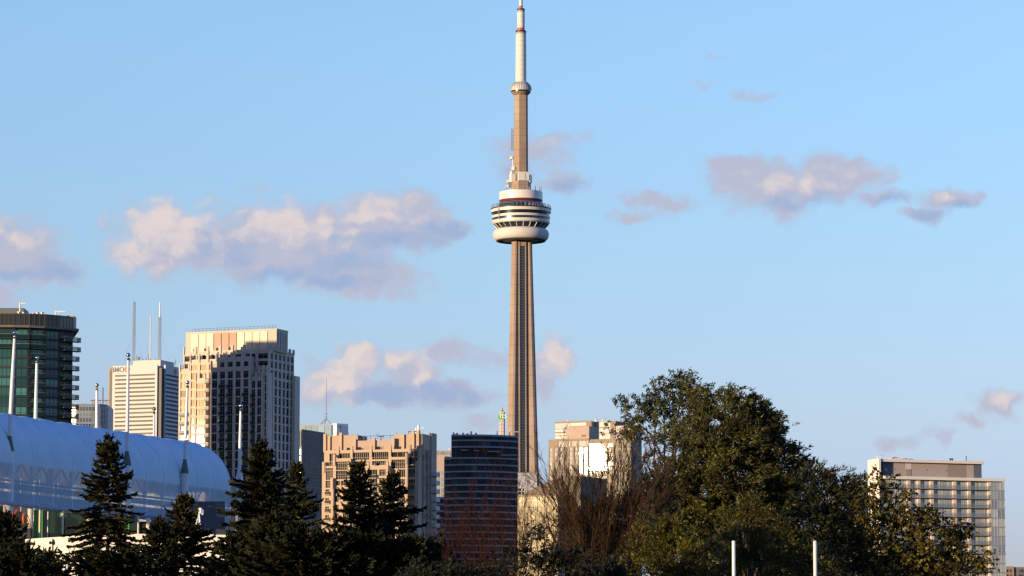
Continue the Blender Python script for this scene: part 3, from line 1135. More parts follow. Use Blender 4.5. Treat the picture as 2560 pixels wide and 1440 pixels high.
# ============================== 4. cream stepped apartment tower, half of it in a neighbour's shadow
loc, rz = place(447, 1000, 1205, -22.45)
bD = thing('condo_tower', 'stepped cream apartment tower with finials, golden on one side and shadowed on the other', 'building', loc, rz)
M_cream = mat('cream_stone', (0.58, 0.51, 0.42), 0.8, spec=0.2, var=0.08, scale=0.15)
M_cream2 = mat('cream_panel', (0.72, 0.61, 0.43), 0.5, spec=0.4, var=0.08, scale=0.15)
M_tan = mat('tan_panel', (0.50, 0.34, 0.25), 0.7, spec=0.2, var=0.06)
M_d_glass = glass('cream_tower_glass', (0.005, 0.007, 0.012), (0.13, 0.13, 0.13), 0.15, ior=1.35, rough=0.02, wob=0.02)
M_d_slab = mat('dark_balcony_slab', (0.16, 0.16, 0.17), 0.7)
M_d_lit = glass('sunlit_bay_glass', (0.34, 0.27, 0.16), (0.66, 0.54, 0.33), 0.7, ior=1.38, rough=0.013)  # golden evening light put into the pane colour, sunlit bays only
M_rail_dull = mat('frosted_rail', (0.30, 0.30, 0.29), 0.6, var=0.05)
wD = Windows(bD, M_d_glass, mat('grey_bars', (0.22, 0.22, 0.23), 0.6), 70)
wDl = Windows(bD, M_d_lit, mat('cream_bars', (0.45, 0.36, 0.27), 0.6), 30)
zD = lambda py, v=0.0: onface(bD, 590, py, v)[1]
uD = lambda px, py=1000, v=0.0: onface(bD, px, py, v)[0]
FH = 22.5 * 1195 / F


def tier(root, wins, name, px0, px1, ytop, v, dep, ncol, nvis, m, pier=1.0, span=0.8, fin=1.2, nx=2, py_u=1000, u_fix=None, side=0, skip=None, top=1.6, fh=FH, zf=None, bal=None, sidewin=True, zs=(0, .72, 1), side_gap=0.0, rail=None):
    """a stepped block: core, piers and floor bands on the front, and on the right-hand side if asked"""
    u0, u1 = u_fix or (uD(px0, py_u, v), uD(px1, py_u, v))
    zt = zf if zf is not None else zD(ytop, v)
    mb = MB()
    M = face_matrix(0, v, 0)
    z0 = zt - top - nvis * fh
    mb.box(u0, u1 - (0.45 if side else 0), v + 0.45, v + dep, 0, zt - 0.4)
    mb.box(u0, u1, v + 0.02, v + 0.46, 0, z0)
    facade(mb, wins, M, u0, u1, z0, zt - top, ncol, nvis, pier, span, 0.45, top, nx, 1, 0.1, zs, skip, fin)
    if side:
        M2 = face_matrix(u1, v + 0.5, R(90))
        mb.M = M2
        mb.box(0, dep - 0.6, 0.02, 0.44, 0, z0 - side_gap)
        facade(mb, wins if sidewin else Windows(root, M_dark, M_dark), M2, 0, dep - 0.6, z0, zt - top, side, nvis, pier * 0.9, span, 0.44, top, 1, 1, 0.1, zs, None, fin * 0.7)
    o = mb.build(name, m, root)
    if bal:
        for (i, j) in bal:
            cw = (u1 - u0) / ncol
            balcony(root, M, u0 + cw * i + pier / 2, u0 + cw * (i + 1) - pier / 2, z0 + fh * j + 0.1, 1.0, 1.0, 0.2, M_d_slab, rail or M_rail_green)
    return u0, u1, z0, zt


# main slab and its right-hand side
u0m, u1m = uD(457, 1000, 0), uD(672, 1000, 0)
tier(bD, wD, 'main_wall', 457, 672, 873, 0.0, 19, 7, 3, M_cream, u_fix=(u0m, u1m), side=6, top=0.9, fin=1.4, skip=lambda i, j: j < 1 and i < 6, side_gap=14 * FH - 0.01)
# the side goes on down below the upper three floors
mb = MB()
M2 = face_matrix(u1m, 0.5, R(90))
ztm = zD(873) - 0.9 - 3 * FH
facade(mb, wD, M2, 0, 18.4, ztm - 14 * FH, ztm, 6, 14, 1.0, 0.5, 0.44, 0, 1, 1, 0.1, (0, .72, 1))
mb.build('side_wall', M_cream, bD)
# penthouse of panels
mb = MB()
up0, up1 = uD(464.5, 850, 4), uD(691.5, 850, 4)
zp0, zp1 = zD(875, 4) - 1.0, zD(829.5, 4)
mb.box(up0, up1, 4.0, 12.5, zp0, zp1)
mb.box(up0 - 0.1, up1 + 0.1, 3.9, 12.6, zp1 - 0.004, zp1 + 0.5)
mb.build('penthouse_wall', M_cream, bD)
npn = 10
ug0, ug1 = up0 + 2.0, up1 - 3.2
for i in range(npn):
    a, b = ug0 + (ug1 - ug0) * i / npn, ug0 + (ug1 - ug0) * (i + 1) / npn
    mb = MB()
    mb.box(a + 0.14, b - 0.14, 3.72, 4.0, zp0 + 0.4, zp1 - 0.25)
    mb.build('penthouse_panel', M_tan if 2 < i < 6 else M_cream2, bD)
mb = MB()
for i in range(4):
    mb.box(up1, up1 + 0.35, 5.0 + 1.9 * i, 5.8 + 1.9 * i, zp0 + 0.5, zp1 - 0.5)
mb.build('side_rib', M_cream, bD)
mb = MB()
n = 24
for i in range(n):
    u = up0 + 2 + (up1 - up0 - 2.5) * i / (n - 1)
    mb.tube([(u, 4.6, zp1 + 0.4), (u, 4.6, zp1 + 1.7)], 0.07, 4)
mb.tube([(up0 + 2, 4.6, zp1 + 1.6), (up1 - 0.5, 4.6, zp1 + 1.6)], 0.06, 4)
mb.tube([(up0 + 2, 4.6, zp1 + 1.0), (up1 - 0.5, 4.6, zp1 + 1.0)], 0.05, 4)
mb.build('roof_rail', M_steel, bD)
# stepped bays in front
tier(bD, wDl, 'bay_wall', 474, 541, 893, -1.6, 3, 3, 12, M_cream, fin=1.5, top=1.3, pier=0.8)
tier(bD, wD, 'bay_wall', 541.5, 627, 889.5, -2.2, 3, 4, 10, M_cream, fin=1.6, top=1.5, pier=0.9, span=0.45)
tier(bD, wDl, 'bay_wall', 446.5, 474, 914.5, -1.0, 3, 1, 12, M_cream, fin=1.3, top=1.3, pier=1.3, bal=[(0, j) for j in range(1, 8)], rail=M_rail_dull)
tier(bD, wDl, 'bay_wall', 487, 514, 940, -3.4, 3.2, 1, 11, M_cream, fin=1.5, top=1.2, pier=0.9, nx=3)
tier(bD, wD, 'bay_wall', 526, 624, 914, -4.4, 3.8, 5, 17, M_cream, fin=1.9, top=1.4, pier=1.0, span=0.42, nx=2, bal=[(i, j) for i in (1, 2) for j in range(0, 16)] + [(4, j) for j in range(15)])
tier(bD, wD, 'bay_wall', 625, 655, 941, -3.0, 4.0, 2, 15, M_cream, fin=1.2, top=1.3, pier=0.7, span=0.42, bal=[(0, j) for j in range(3, 14)])
tier(bD, wD, 'bay_wall', 646, 669, 931, -2.2, 3.5, 2, 16, M_cream, fin=2.0, top=1.0, pier=1.1, span=0.5, nx=1)
mb = MB()
ue = u1m
mb.box(ue - 0.0, ue + 1.2, 17.2, 21, 0, zD(946, 18))
mb.box(ue + 0.1, ue + 0.7, 17.0, 17.6, zD(946, 18) - 1, zD(940, 18))
mb.build('rear_bay', M_cream, bD)
# dark slot with balconies between the gold bay and the shaded one
for k in range(8):
    z = zD(955 + 22.5 * k, -3)
    balcony(bD, face_matrix(0, -3.4, 0), uD(514.5, 1000, -3.4), uD(525.5, 1000, -3.4), z, 1.1, 1.0, 0.25, M_d_slab, M_rail_dull)
wD.finish()
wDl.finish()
# the neighbour, outside the frame, that throws the shadow
W_ = Matrix.Translation(bD.location) @ Matrix.Rotation(bD.rotation_euler.z, 4, 'Z')
TS = 150.0
q1 = W_ @ Vector((uD(525, 1000, -4.4), -4.4, 0))
q2 = W_ @ Vector((uD(612, 860, 3.7), 3.7, 0))
sh = Vector((-math.sin(R(SUN_AZ)), -math.cos(R(SUN_AZ)), 0))
ex = Vector((math.cos(R(SUN_AZ)), -math.sin(R(SUN_AZ)), 0))
nb = thing('condo_tower', 'plain slab apartment tower left of the frame that shades the cream tower', 'building', q1 + sh * TS, R(-SUN_AZ))
wstep = (q2 - q1).dot(ex)
rise = TS * math.tan(R(SUN_EL))
mb = MB()
mb.box(0, wstep - 0.01, -9, 9, 0, zD(884, -2) + rise)
mb.box(wstep, wstep + 22, -8.5, 9, 0, zD(853, 4) + rise)
mb.build('wall', M_cream, nb)
wN = Windows(nb, M_d_glass, M_frame_w, 40)
for j in range(8):
    for i in range(4):
        wN.add(face_matrix(0, -9.05, 0), 1 + 3.6 * i, 3.6 + 3.6 * i, 95 + 3.9 * j, 97.6 + 3.9 * j)
wN.finish()

# ============================== 5. dark office block and the pale glass block with a white sign box behind it
loc, rz = place(755, 1100, 1750, 66)
bE = thing('office_block', 'dark navy glass office block with a flat top just right of the cream tower', 'building', loc, rz)
zE = lambda py: onface(bE, 756, py)[1]
M_navy = glass('navy_glass', (0.012, 0.018, 0.04), (0.03, 0.045, 0.09), 0.3, ior=1.7, rough=0.06)
M_navy_bar = mat('navy_bars', (0.06, 0.075, 0.12), 0.5)
M_olive = mat('olive_grey_panel', (0.20, 0.20, 0.19), 0.6, var=0.06)
LE = onface(bE, 812.5, 1150)[0]
H = zE(1073)
mb = MB()
mb.box(0.3, LE, 0.3, 24, 0, H - 0.6)
mb.box(0, LE, 0, 24, H - 0.6, H)
mb.build('wall', M_olive, bE)
wE = Windows(bE, M_navy, M_navy_bar, 100)
M = face_matrix(0, 0.25, 0)
nr = 12
fhE = 3.55
for j in range(nr):
    for i in range(6):
        wE.add(M, LE * i / 6 + 0.1, LE * (i + 1) / 6 - 0.1, H - 2.4 - fhE * (j + 1), H - 2.4 - fhE * j - 0.45, 4, 1, 0.18)
wE.add(M, 0.1, LE - 0.1, H - 2.35, H - 0.65, 24, 1, 0.18)
# left-hand end: louvred crown and pale window strips
Ml = face_matrix(0, 24, R(-90))
wE2 = Windows(bE, glass('grey_strip_glass', (0.13, 0.14, 0.13), (0.30, 0.30, 0.27), 0.5, ior=1.4, rough=0.2), M_frame_w, 60)
for j in range(10):
    for i in range(5):
        wE2.add(Ml, 0.4 + 4.7 * i, 4.7 + 4.7 * i, H - 9.5 - fhE * j - 2.9, H - 9.5 - fhE * j, 5, 1, 0.2, 0.2)
mb = MB()
mb.M = Ml
for i in range(20):
    mb.box(0.3 + 1.2 * i, 0.8 + 1.2 * i, -0.3, 0.25, H - 8.2, H - 1.0)
mb.box(0, 24, -0.3, 0.3, H - 1, H - 0.02)
mb.box(0, 24, -0.2, 0.3, H - 9.3, H - 8.3)
mb.build('louvre', M_olive, bE)
wE.finish()
wE2.finish()
mb = MB()
mb.M = ID
xa = onface(bE, 745, 1068, 16)[0]
mb.box(1.0, 7.5, 8, 22, H, H + 1.9)
mb.build('roof_house', mat('brown_roof_house', (0.20, 0.16, 0.13), 0.7), bE)

loc, rz = place(700, 1080, 2350, 4)
bF = thing('office_block', 'pale glass office block with a white sign box and a tripod mast on its roof', 'building', loc, rz)
zF = lambda py: at(780, py, 2350).z
uF = lambda px: onface(bF, px, 1075)[0]
mb = MB()
mb.box(0, uF(826), 0.3, 40, 0, zF(1060))
mb.build('wall', mat('pale_frame', (0.45, 0.52, 0.55), 0.5, var=0.06), bF)
wF = Windows(bF, glass('pale_sky_glass', (0.30, 0.42, 0.47), (0.42, 0.52, 0.55), 0.5, ior=1.9, rough=0.03), M_frame_w)
for j in range(4):
    for i in range(8):
        wF.add(face_matrix(0, 0.2, 0), uF(700) + uF(826) * i / 8 + 0.1, uF(826) * (i + 1) / 8 - 0.1, zF(1082 + 20 * j), zF(1062 + 20 * j) - 0.3, 3, 2, 0.15)
wF.finish()
bG = MB()
a = R(-62)
p = (uF(841.5), -2.0)
bG.M = face_matrix(p[0], p[1], R(34))
zt, zb = zF(1058), zF(1100)
bG.box(0, 9.2, 0, 6.0, zb, zt)
sb = bG.build('sign_box', mat('sign_box_white', (0.80, 0.79, 0.79), 0.35, var=0.04), bF)
mb = MB()
mb.M = face_matrix(p[0], p[1], R(34))
pts = []
for k in range(10):
    t = k / 9
    pts.append((2.2 + 1.7 * t - 1.2 * t * t, -0.08, zt - 6.4 + 3.2 * t))
mb.tube(pts, 0.22, 5)
mb.tube([(2.0 + 0.7 * math.cos(k * 0.62), -0.08, zt - 2.2 + 0.9 * math.sin(k * 0.62)) for k in range(9)], 0.16, 5)
mb.tube([(3.8 + 0.7 * math.cos(k * 0.62 + 1.2), -0.08, zt - 2.2 + 0.9 * math.sin(k * 0.62 + 1.2)) for k in range(8)], 0.16, 5)
mb.build('logo', M_sign_grey, sb)
# tripod mast
mb = MB()
ux = uF(815.5)
zr = zF(1060)
apex = zF(1044)
for px, dy in ((801, -1), (829, -1), (811, 5)):
    mb.tube([(uF(px), 4 + dy, zr), (ux, 4, apex)], 0.28, 5)
mb.tube([(ux, 4, apex - 1), (ux, 4, zF(1012)), (ux, 4, zF(941))], [0.32, 0.25, 0.12], 6)
for py in (1033, 1041):
    mb.tube([(ux - 1.2, 4, zF(py)), (ux + 1.2, 4, zF(py))], 0.14, 4)
mb.build('tripod_mast', M_mast, bF)
mb = MB()
mb.tube([(uF(724), 3, zF(1060)), (uF(742), 3, zF(1060) + 0.5)], 0.25, 4)
mb.build('roof_davit', M_dark, bF)

# ============================== 6. peach stepped apartment block
loc, rz = place(806, 1200, 1140, -18)
bH = thing('condo_tower', 'stepped peach stone apartment block with dark windows and a railed roof', 'building', loc, rz)
M_peach = mat('peach_stone', (0.49, 0.375, 0.275), 0.85, spec=0.15, var=0.07, scale=0.12)
M_peach_p = lined('peach_panel', (0.46, 0.345, 0.26), 2, 0.9, 0.06, 0.9, rough=0.85, spec=0.15, var=0.05)
M_h_glass = glass('peach_tower_glass', (0.006, 0.007, 0.010), (0.05, 0.045, 0.04), 0.3, ior=1.3, rough=0.15)
wH = Windows(bH, M_h_glass, mat('pale_bars', (0.42, 0.36, 0.31), 0.6), 100)
zH = lambda py, px=930, v=0.0: onface(bH, px, py, v)[1]
uH = lambda px, v=0.0, py=1180: onface(bH, px, py, v)[0]
FH2 = 21.4 * 1135 / F
PX = lambda x: 760 + x / 6.545      # from a zoomed crop
PY = lambda y: 1040 + y / 6.545
uR = uH(1046, 0)
DEP = 16.5
# core mass behind everything
mb = MB()
mb.box(uH(810, 3), uR, 3.0, DEP, 0, zH(1123.5, v=3))
mb.box(uH(812, 3.5), uH(894, 3.5), 3.5, 12, 0, zH(1088.5, 850, 3.5))
mb.box(uH(985, 3.5), uR, 3.5, DEP, 0, zH(1085, 1020, 3.5))
mb.box(uH(886, 2.6), uH(984, 2.6), 2.6, 11, 0, zH(1101, v=2.6))
mb.build('penthouse_wall', M_peach_p, bH)
for px, top, v in ((812.5, 1082, 3.4), (823, 1088, 3.4), (852, 1080, 3.4), (887, 1097, 2.4), (935, 1095, 2.4), (983.5, 1097, 2.4), (1008, 1088, 3.3), (1033, 1080, 3.3), (1071 - 26, 1079, 3.3)):
    u = uH(px, v)
    mb = MB()
    mb.box(u - 0.45, u + 0.45, v - 0.5, v + 0.4, zH(1128, v=v), zH(top, v=v))
    mb.build('pier', M_peach, bH)
for px, py in ((836, 1122.5), (868.5, 1122.5), (905, 1120), (953, 1119.5), (1049 - 4, 1119.5)):
    u = uH(px, 2.4 if 886 < px < 984 else 3.4)
    mb = MB()
    v = 2.55 if 886 < px < 984 else 3.45
    mb.box(u - 0.28, u + 0.28, v - 0.08, v + 0.2, zH(py) - 0.28, zH(py) + 0.28)
    mb.build('vent', M_dark, bH)
for a, b in ((909, 928), (940, 959)):
    mb = MB()
    mb.box(uH(a, 2.5), uH(b, 2.5), 2.54, 2.7, zH(1124), zH(1112))
    mb.build('louvre', mat('grille', (0.34, 0.28, 0.22), 0.7), bH)


def htier(name, px0, px1, ytop, v, dep, rows, top=1.1, side=False, posts=(), z0=0.0, u1f=None):
    """rows: list of (y top, y bottom, [(px0, px1, nx, zs)]) of windows in crop pixels"""
    mb = MB()
    u0, u1 = uH(px0, v), (u1f if u1f is not None else uH(px1, v))
    zt = zH(ytop, (px0 + px1) / 2, v)
    # the wall is built round its openings so the panes sit in reveals
    open_ = []
    for ya, yb, cols in rows:
        za, zb = zH(PY(yb), v=v), zH(PY(ya), v=v)
        for c in cols:
            open_.append((uH(PX(c[0]), v), uH(PX(c[1]), v), za, zb, c[2], c[3] if len(c) > 3 else None))
    us = sorted({u0, u1} | {o[0] for o in open_} | {o[1] for o in open_})
    zs_ = sorted({z0, zt} | {o[2] for o in open_} | {o[3] for o in open_})
    us = [u for u in us if u0 <= u <= u1]
    for j in range(len(zs_) - 1):
        run = None
        for i in range(len(us) - 1):
            cu, cz = (us[i] + us[i + 1]) / 2, (zs_[j] + zs_[j + 1]) / 2
            hole = any(o[0] < cu < o[1] and o[2] < cz < o[3] for o in open_)
            if not hole:
                run = (run[0] if run else us[i], us[i + 1])
            if (hole or i == len(us) - 2) and run:
                mb.box(run[0], run[1], v, v + 0.5, zs_[j], zs_[j + 1])
                run = None
    mb.box(u0 + 0.05, u1 - 0.05, v + 0.5, v + dep, z0, zt - 0.5)
    for px in posts:
        u = uH(px, v)
        mb.box(u - 0.42, u + 0.42, v - 0.35, v + 0.3, zt - 2.2, zt + 1.3)
    mb.build(name, M_peach, bH)
    M = face_matrix(0, v, 0)
    for a, b, za, zb, nx, zz in open_:
        wH.add(M, a, b, za, zb, nx, 1, 0.07, 0.4, 1.0, zz)
    return u0, u1, zt


G = (0, .3, 1)
htier('upper_wall', 810.5, 1058, 1124, 0.0, 3.1, [
    (592, 712, [(800, 1065, 8, G), (1115, 1380, 8, G)]),
    (600, 680, [(575, 750, 4), (1432, 1704, 3)]), (600, 730, [(415, 472, 2), (482, 528, 1)]), (592, 680, [(1757, 1865, 4)]),
    (738, 805, [(415, 470, 2, G), (800, 1065, 8, G), (1115, 1380, 8, G)]), (690, 800, [(1712, 1865, 3)]),
], posts=(845, 879, 927, 975, 1025, 1057), u1f=uR)
htier('bay_wall', 805, 832, 1165, -1.2, 2, [
    (838, 876, [(360, 470, 5)]), (884, 1030, [(360, 470, 5, (0, .25, .5, .75, 1))]), (1044, 1160, [(355, 440, 4, (0, .33, .66, 1))]), (1186, 1240, [(355, 415, 2)]), (1330, 1390, [(350, 412, 2)]), (1470, 1530, [(350, 412, 2)]), (1610, 1670, [(350, 412, 2)]),
], posts=(809,))
htier('bay_wall', 832.5, 877, 1146, -1.6, 2.4, [
    (735, 872, [(525, 748, 7, (0, .28, .8, 1))]), (884, 1024, [(522, 740, 6, (0, .3, .6, 1))]), (1050, 1125, [(520, 595, 3), (608, 695, 3)]), (1180, 1260, [(475, 595, 4), (640, 720, 3)]),
    (1300, 1395, [(475, 570, 4), (640, 720, 3)]), (1440, 1535, [(475, 570, 4), (640, 720, 3)]), (1580, 1675, [(475, 570, 4), (640, 720, 3)]), (1720, 1815, [(475, 570, 4), (640, 720, 3)]), (1860, 1955, [(475, 570, 4)]),
], posts=(835.5,))
htier('bay_wall', 828, 833.5, 1205, -2.6, 3, [], posts=(830,))
rows = []
for k in range(12):
    y = 878 + 141 * k
    rows.append((y, y + 130, [(755, 870, 3), (1075, 1198, 3, (0, .3, 1))]))
    rows.append((y, y + 104, [(1232, 1335, 4, (0, .2, .75, 1)), (905, 1020, 3)]))
htier('bay_wall', 871, 973, 1164.5, -3.0, 3.4, rows, posts=(873, 920, 968))
rows = [(722, 866, [(1430, 1655, 7, (0, .25, .7, 1))]), (884, 1010, [(1555, 1655, 3)])]
for k in range(8):
    rows.append((1040 + 140 * k, 1130 + 140 * k, [(1460, 1650, 6)]))
htier('bay_wall', 974, 1019, 1143, -1.2, 2.2, rows, posts=(1016.5,))
rows = [(825, 866, [(1707, 1815, 4)]), (880, 1012, [(1707, 1815, 4, (0, .3, 1))]), (1050, 1120, [(1707, 1815, 4)]), (1130, 1222, [(1690, 1812, 4)])]
for k in range(8):
    rows.append((1320 + 140 * k, 1400 + 140 * k, [(1690, 1812, 4)]))
htier('bay_wall', 1019.5, 1046, 1163, -2.0, 3.0, rows, posts=(1042,))
for k in range(9):
    z = zH(PY(1015 + 141 * k), v=-3)
    M = face_matrix(0, -3.0, 0)
    balcony(bH, M, uH(PX(1073), -3), uH(PX(1200), -3), z, 0.9, 1.0, 0.22, M_peach, M_rail)
    balcony(bH, face_matrix(0, -2.0, 0), uH(PX(1690), -2), uH(PX(1815), -2), zH(PY(1278 + 141 * k), v=-2), 0.9, 1.0, 0.22, M_peach, M_rail)
    balcony(bH, face_matrix(0, -1.2, 0), uH(PX(350), -1.2), uH(PX(425), -1.2), zH(PY(1275 + 141 * k), v=-1.2), 0.7, 0.9, 0.22, M_peach, M_rail)
# right-hand side, in shade, with white balconies
mb = MB()
Ms = face_matrix(uR, 0.0, R(90))
mb.M = Ms
wS = Windows(bH, M_h_glass, M_frame_d, 40)
zt = zH(1126)
facade(mb, wS, Ms, 0.5, 11.5, zt - 20 * FH2, zt, 3, 20, 1.6, 1.0, 0.4, 0.3, 1, 1, 0.1)
mb.M = Ms
mb.box(11.5, DEP, -0.3, 0.4, 0, zH(1082, 1046, 10))
mb.box(0.0, 0.5, 0.0, 0.4, 0, zt)
mb.box(3.5, 9.5, -0.12, 0.4, zt + 0.31, zH(1088))
mb.build('side_wall', M_peach, bH)
wS.finish()
M_balw = mat('white_balcony', (0.50, 0.50, 0.51), 0.7)
for k in range(11):
    z = zt - 7.5 - FH2 * k
    mb = MB()
    mb.M = Ms
    mb.box(11.6, 15.5, -1.8, -0.3, z - 0.2, z + 0.05)
    mb.box(11.6, 15.5, -1.8, -1.65, z + 0.05, z + 1.1)
    mb.box(11.6, 11.75, -1.649, -0.301, z + 0.051, z + 1.1)
    mb.box(15.35, 15.5, -1.649, -0.301, z + 0.051, z + 1.1)
    mb.build('balcony', M_balw, bH)
wH.finish()
# roof furniture
z0 = zH(1089, 930, 3)
for a, b, py in ((893, 992, 1090), (812, 890, 1086.5)):
    n = 7 if a > 850 else 9
    mb = MB()
    for i in range(n):
        u = uH(a + (b - a) * i / (n - 1), 5)
        mb.tube([(u, 5, zH(1098 if a > 850 else 1089, v=5)), (u, 5, zH(py - (8 if i % 3 == 0 else 2), v=5))], 0.09, 4)
    if a > 850:
        mb.tube([(uH(a, 5), 5, zH(py, v=5)), (uH(b, 5), 5, zH(py - 0.5, v=5))], 0.1, 4)
    mb.build('roof_rail', M_steel, bH)
for px0, px1 in ((896, 912), (944, 960)):
    mb = MB()
    um = uH((px0 + px1) / 2, 5)
    mb.tube([(um, 5, zH(1101, v=5)), (um, 5, zH(1091, v=5))], 0.16, 5)
    mb.tube([(uH(px0, 5), 5, zH(1090, v=5)), (um, 5, zH(1092.5, v=5)), (uH(px1, 5), 5, zH(1091, v=5))], 0.13, 4)
    mb.build('roof_davit', M_dark, bH)
for px in (1021.5, 1033.5):
    mb = MB()
    u = uH(px, 4)
    mb.tube([(u, 4, zH(1092, v=4)), (u, 4, zH(1080.5, v=4)), (u + 1.9, 4, zH(1083.5, v=4))], 0.17, 5)
    mb.build('roof_davit', M_dark, bH)
u = uH(1072 - 26, 8)
mb = MB()
mb.tube([(u, 8, zH(1086, v=8)), (u, 8, zH(1066, v=8))], [0.7, 0.35], 8)
mb.tube([(u - 1.2, 8, zH(1074, v=8)), (u + 2.0, 8, zH(1073, v=8))], 0.15, 4)
mb.tube([(u - 1.0, 8, zH(1086, v=8)), (u - 1.0, 8, zH(1072, v=8))], 0.2, 5)
mb.build('roof_aerial', M_white, bH)
# ============================== 7. dark curved glass condominium in front of the tower's foot
D9 = 1540.0
loc, rz = place(1200, 1250, D9, 0)
bI = thing('condo_tower', 'dark curved glass apartment tower with pale floor bands behind bare red twigs', 'building', loc, rz)
zI = lambda py: at(1200, py, D9).z
xI = lambda px, D=D9: at(px, 1250, D).x - loc[0]
M_i_band = mat('floor_band', (0.27, 0.285, 0.35), 0.6, var=0.08)
M_i_glass = glass('night_glass', (0.010, 0.018, 0.032), (0.06, 0.11, 0.115), 0.45, ior=1.15, rough=0.08)
M_i_core = mat('dark_core', (0.012, 0.014, 0.018), 0.6)


def arc_plan(px0, px1, bulge, n, yb=0.0):
    x0, x1 = xI(px0), xI(px1)
    out_ = []
    for i in range(n + 1):
        t = i / n
        out_.append((x0 + (x1 - x0) * t, yb - bulge * (1 - (2 * t - 1) ** 2) + 7.0 * t * t))
    return out_


wI = Windows(bI, M_i_glass, mat('grey_mullion', (0.10, 0.115, 0.15), 0.5), 100)


def curved_floors(name, plan, lines, depth, band=0.62, proud=0.7, win=True, core_top=None, skip=None):
    back = [(plan[-1][0], plan[-1][1] + depth), (plan[0][0], plan[0][1] + depth)]
    mb = MB()
    n = len(plan)
    mb.prism([(x, y + 0.4) for x, y in plan] + back, 0, core_top or lines[0])
    mb.build('core_wall', M_i_core, bI)
    mb = MB()
    for k, z in enumerate(lines):
        th = band * (1.0 if k else 1.25)
        mb.prism([(x, y - proud) for x, y in plan] + [(back[0][0] + 0.3, back[0][1] + 0.2), (back[1][0] - 0.3, back[1][1] + 0.2)], z - th, z)
    mb.build(name, M_i_band, bI)
    if win:
        for k in range(len(lines) - 1):
            for i in range(n - 1):
                if skip and skip(i, k):
                    continue
                (xa, ya), (xb, yb) = plan[i], plan[i + 1]
                M = face_matrix(xa, ya, math.atan2(yb - ya, xb - xa))
                wI.add(M, 0.12, math.hypot(xb - xa, yb - ya) - 0.12, lines[k + 1] + 0.05, lines[k] - band - 0.05, 3, 1, 0.13, 0.3, 1.0 / (1 + 0.02 * k))


lines_top = [zI(y) for y in (1087, 1100, 1116, 1144)]
lines_low = [zI(1144 + 16.8 * k) for k in range(1, 17)]
pl_main = arc_plan(1128, 1294, 3.0, 10)
curved_floors('floor_band', pl_main, lines_top + lines_low, 24, core_top=zI(1088), skip=lambda i, k: k == 2 and i > 1)
mb = MB()
for a, b, y in ((1152, 1171, 1127), (1184, 1198, 1128), (1219, 1250, 1130), (1252, 1292, 1139)):
    mb.box(xI(a), xI(b), -3.6, -0.5, zI(y) - 0.22, zI(y) + 0.22)
mb.M = ID
mb.build('canopy', M_i_band, bI)
pl_w = [(xI(1110), 1.5), (xI(1119), 0.7), (xI(1128.5), 0.2)]
curved_floors('floor_band', pl_w, [zI(1144)] + lines_low, 16, band=0.75)
pl_w2 = [(xI(1084), 2.5), (xI(1097), 1.8), (xI(1110.3), 1.4)]
curved_floors('floor_band', pl_w2, [zI(1242 + 16.8 * k) for k in range(11)], 14, band=0.75)
wI.finish()
for px, h in ((1133, 9), (1142, 8), (1157, 8.5), (1168, 7), (1177.5, 12), (1189.5, 8.5), (1137, 5)):
    vent_stack(bI, xI(px), 7, zI(1087), h * D9 / F, 0.38)
for px, top in ((1242.5, 1071), (1274, 1070)):
    mb = MB()
    mb.tube([(xI(px), 6, zI(1089)), (xI(px), 6, zI(top))], 0.28, 6)
    if px > 1260:
        mb.tube([(xI(1277), 6, zI(1076.5)), (xI(1298), 6, zI(1077.5))], 0.25, 5)
    mb.build('roof_davit', M_white, bI)

# ============================== 8. pale concrete and glass block half hidden behind it
D10 = 2000.0
loc, rz = place(1080, 1250, D10, 0)
bJ = thing('condo_tower', 'pale tan apartment block half hidden between the peach and the dark curved towers', 'building', loc, rz)
zJ = lambda py: at(1100, py, D10).z
xJ = lambda px: at(px, 1250, D10).x - loc[0]
M_tan2 = mat('tan_concrete', (0.46, 0.37, 0.31), 0.8, var=0.06)
M_j_glass = glass('pale_green_glass', (0.16, 0.20, 0.19), (0.40, 0.42, 0.36), 0.6, ior=1.9, rough=0.06)
wJ = Windows(bJ, M_j_glass, M_frame_w)
mb = MB()
mb.box(xJ(1078), xJ(1125), 12, 30, 0, zJ(1122))
mb.box(xJ(1078), xJ(1112), 0, 11.9, 0, zJ(1137))
mb.box(xJ(1112), xJ(1124), 3, 11.95, 0, zJ(1141))
mb.build('wall', M_tan2, bJ)
for i in range(6):
    wJ.add(face_matrix(0, 11.9, 0), xJ(1079) + 1.7 * i, xJ(1079) + 1.7 * i + 1.6, zJ(1134), zJ(1124), 2, 1, 0.12)
for j in range(5):
    for a, b in ((1086.5, 1098), (1102, 1110)):
        wJ.add(face_matrix(0, -0.06, 0), xJ(a), xJ(b), zJ(1190 + 14 * j), zJ(1177.5 + 14 * j), 3, 1, 0.15)
wJ.finish()
for px in (1122, 1124.6):
    vent_stack(bJ, xJ(px), 16, zJ(1122), 1.6, 0.3)

# ============================== 9. far spire with a green sign
D11 = 3250.0
loc, rz = place(1254, 1100, D11, -14)
bK = thing('office_spire', 'slim pale office spire with a green sign beside the observation tower', 'building', loc, rz)
zK = lambda py: at(1254, py, D11).z
SK = D11 / F
M_k = lined('pale_spire', (0.56, 0.47, 0.43), 2, 3.2, 0.9, 0.72, rough=0.6, var=0.05)
mb = MB()
mb.box(-4.5 * SK, 6.5 * SK, -2.0, 3, 0, zK(1030))
mb.prism([(-4.3 * SK, -1.8), (4.0 * SK, -1.8), (4.0 * SK, 2), (-4.3 * SK, 2)], zK(1030), zK(1018), 0, [(0.6 * SK, -0.6), (2.0 * SK, -0.6), (2.0 * SK, 0.6), (0.6 * SK, 0.6)])
mb.tube([(1.3 * SK, 0, zK(1018)), (1.3 * SK, 0, zK(1015.5))], 0.25, 5)
mb.build('wall', M_k, bK)
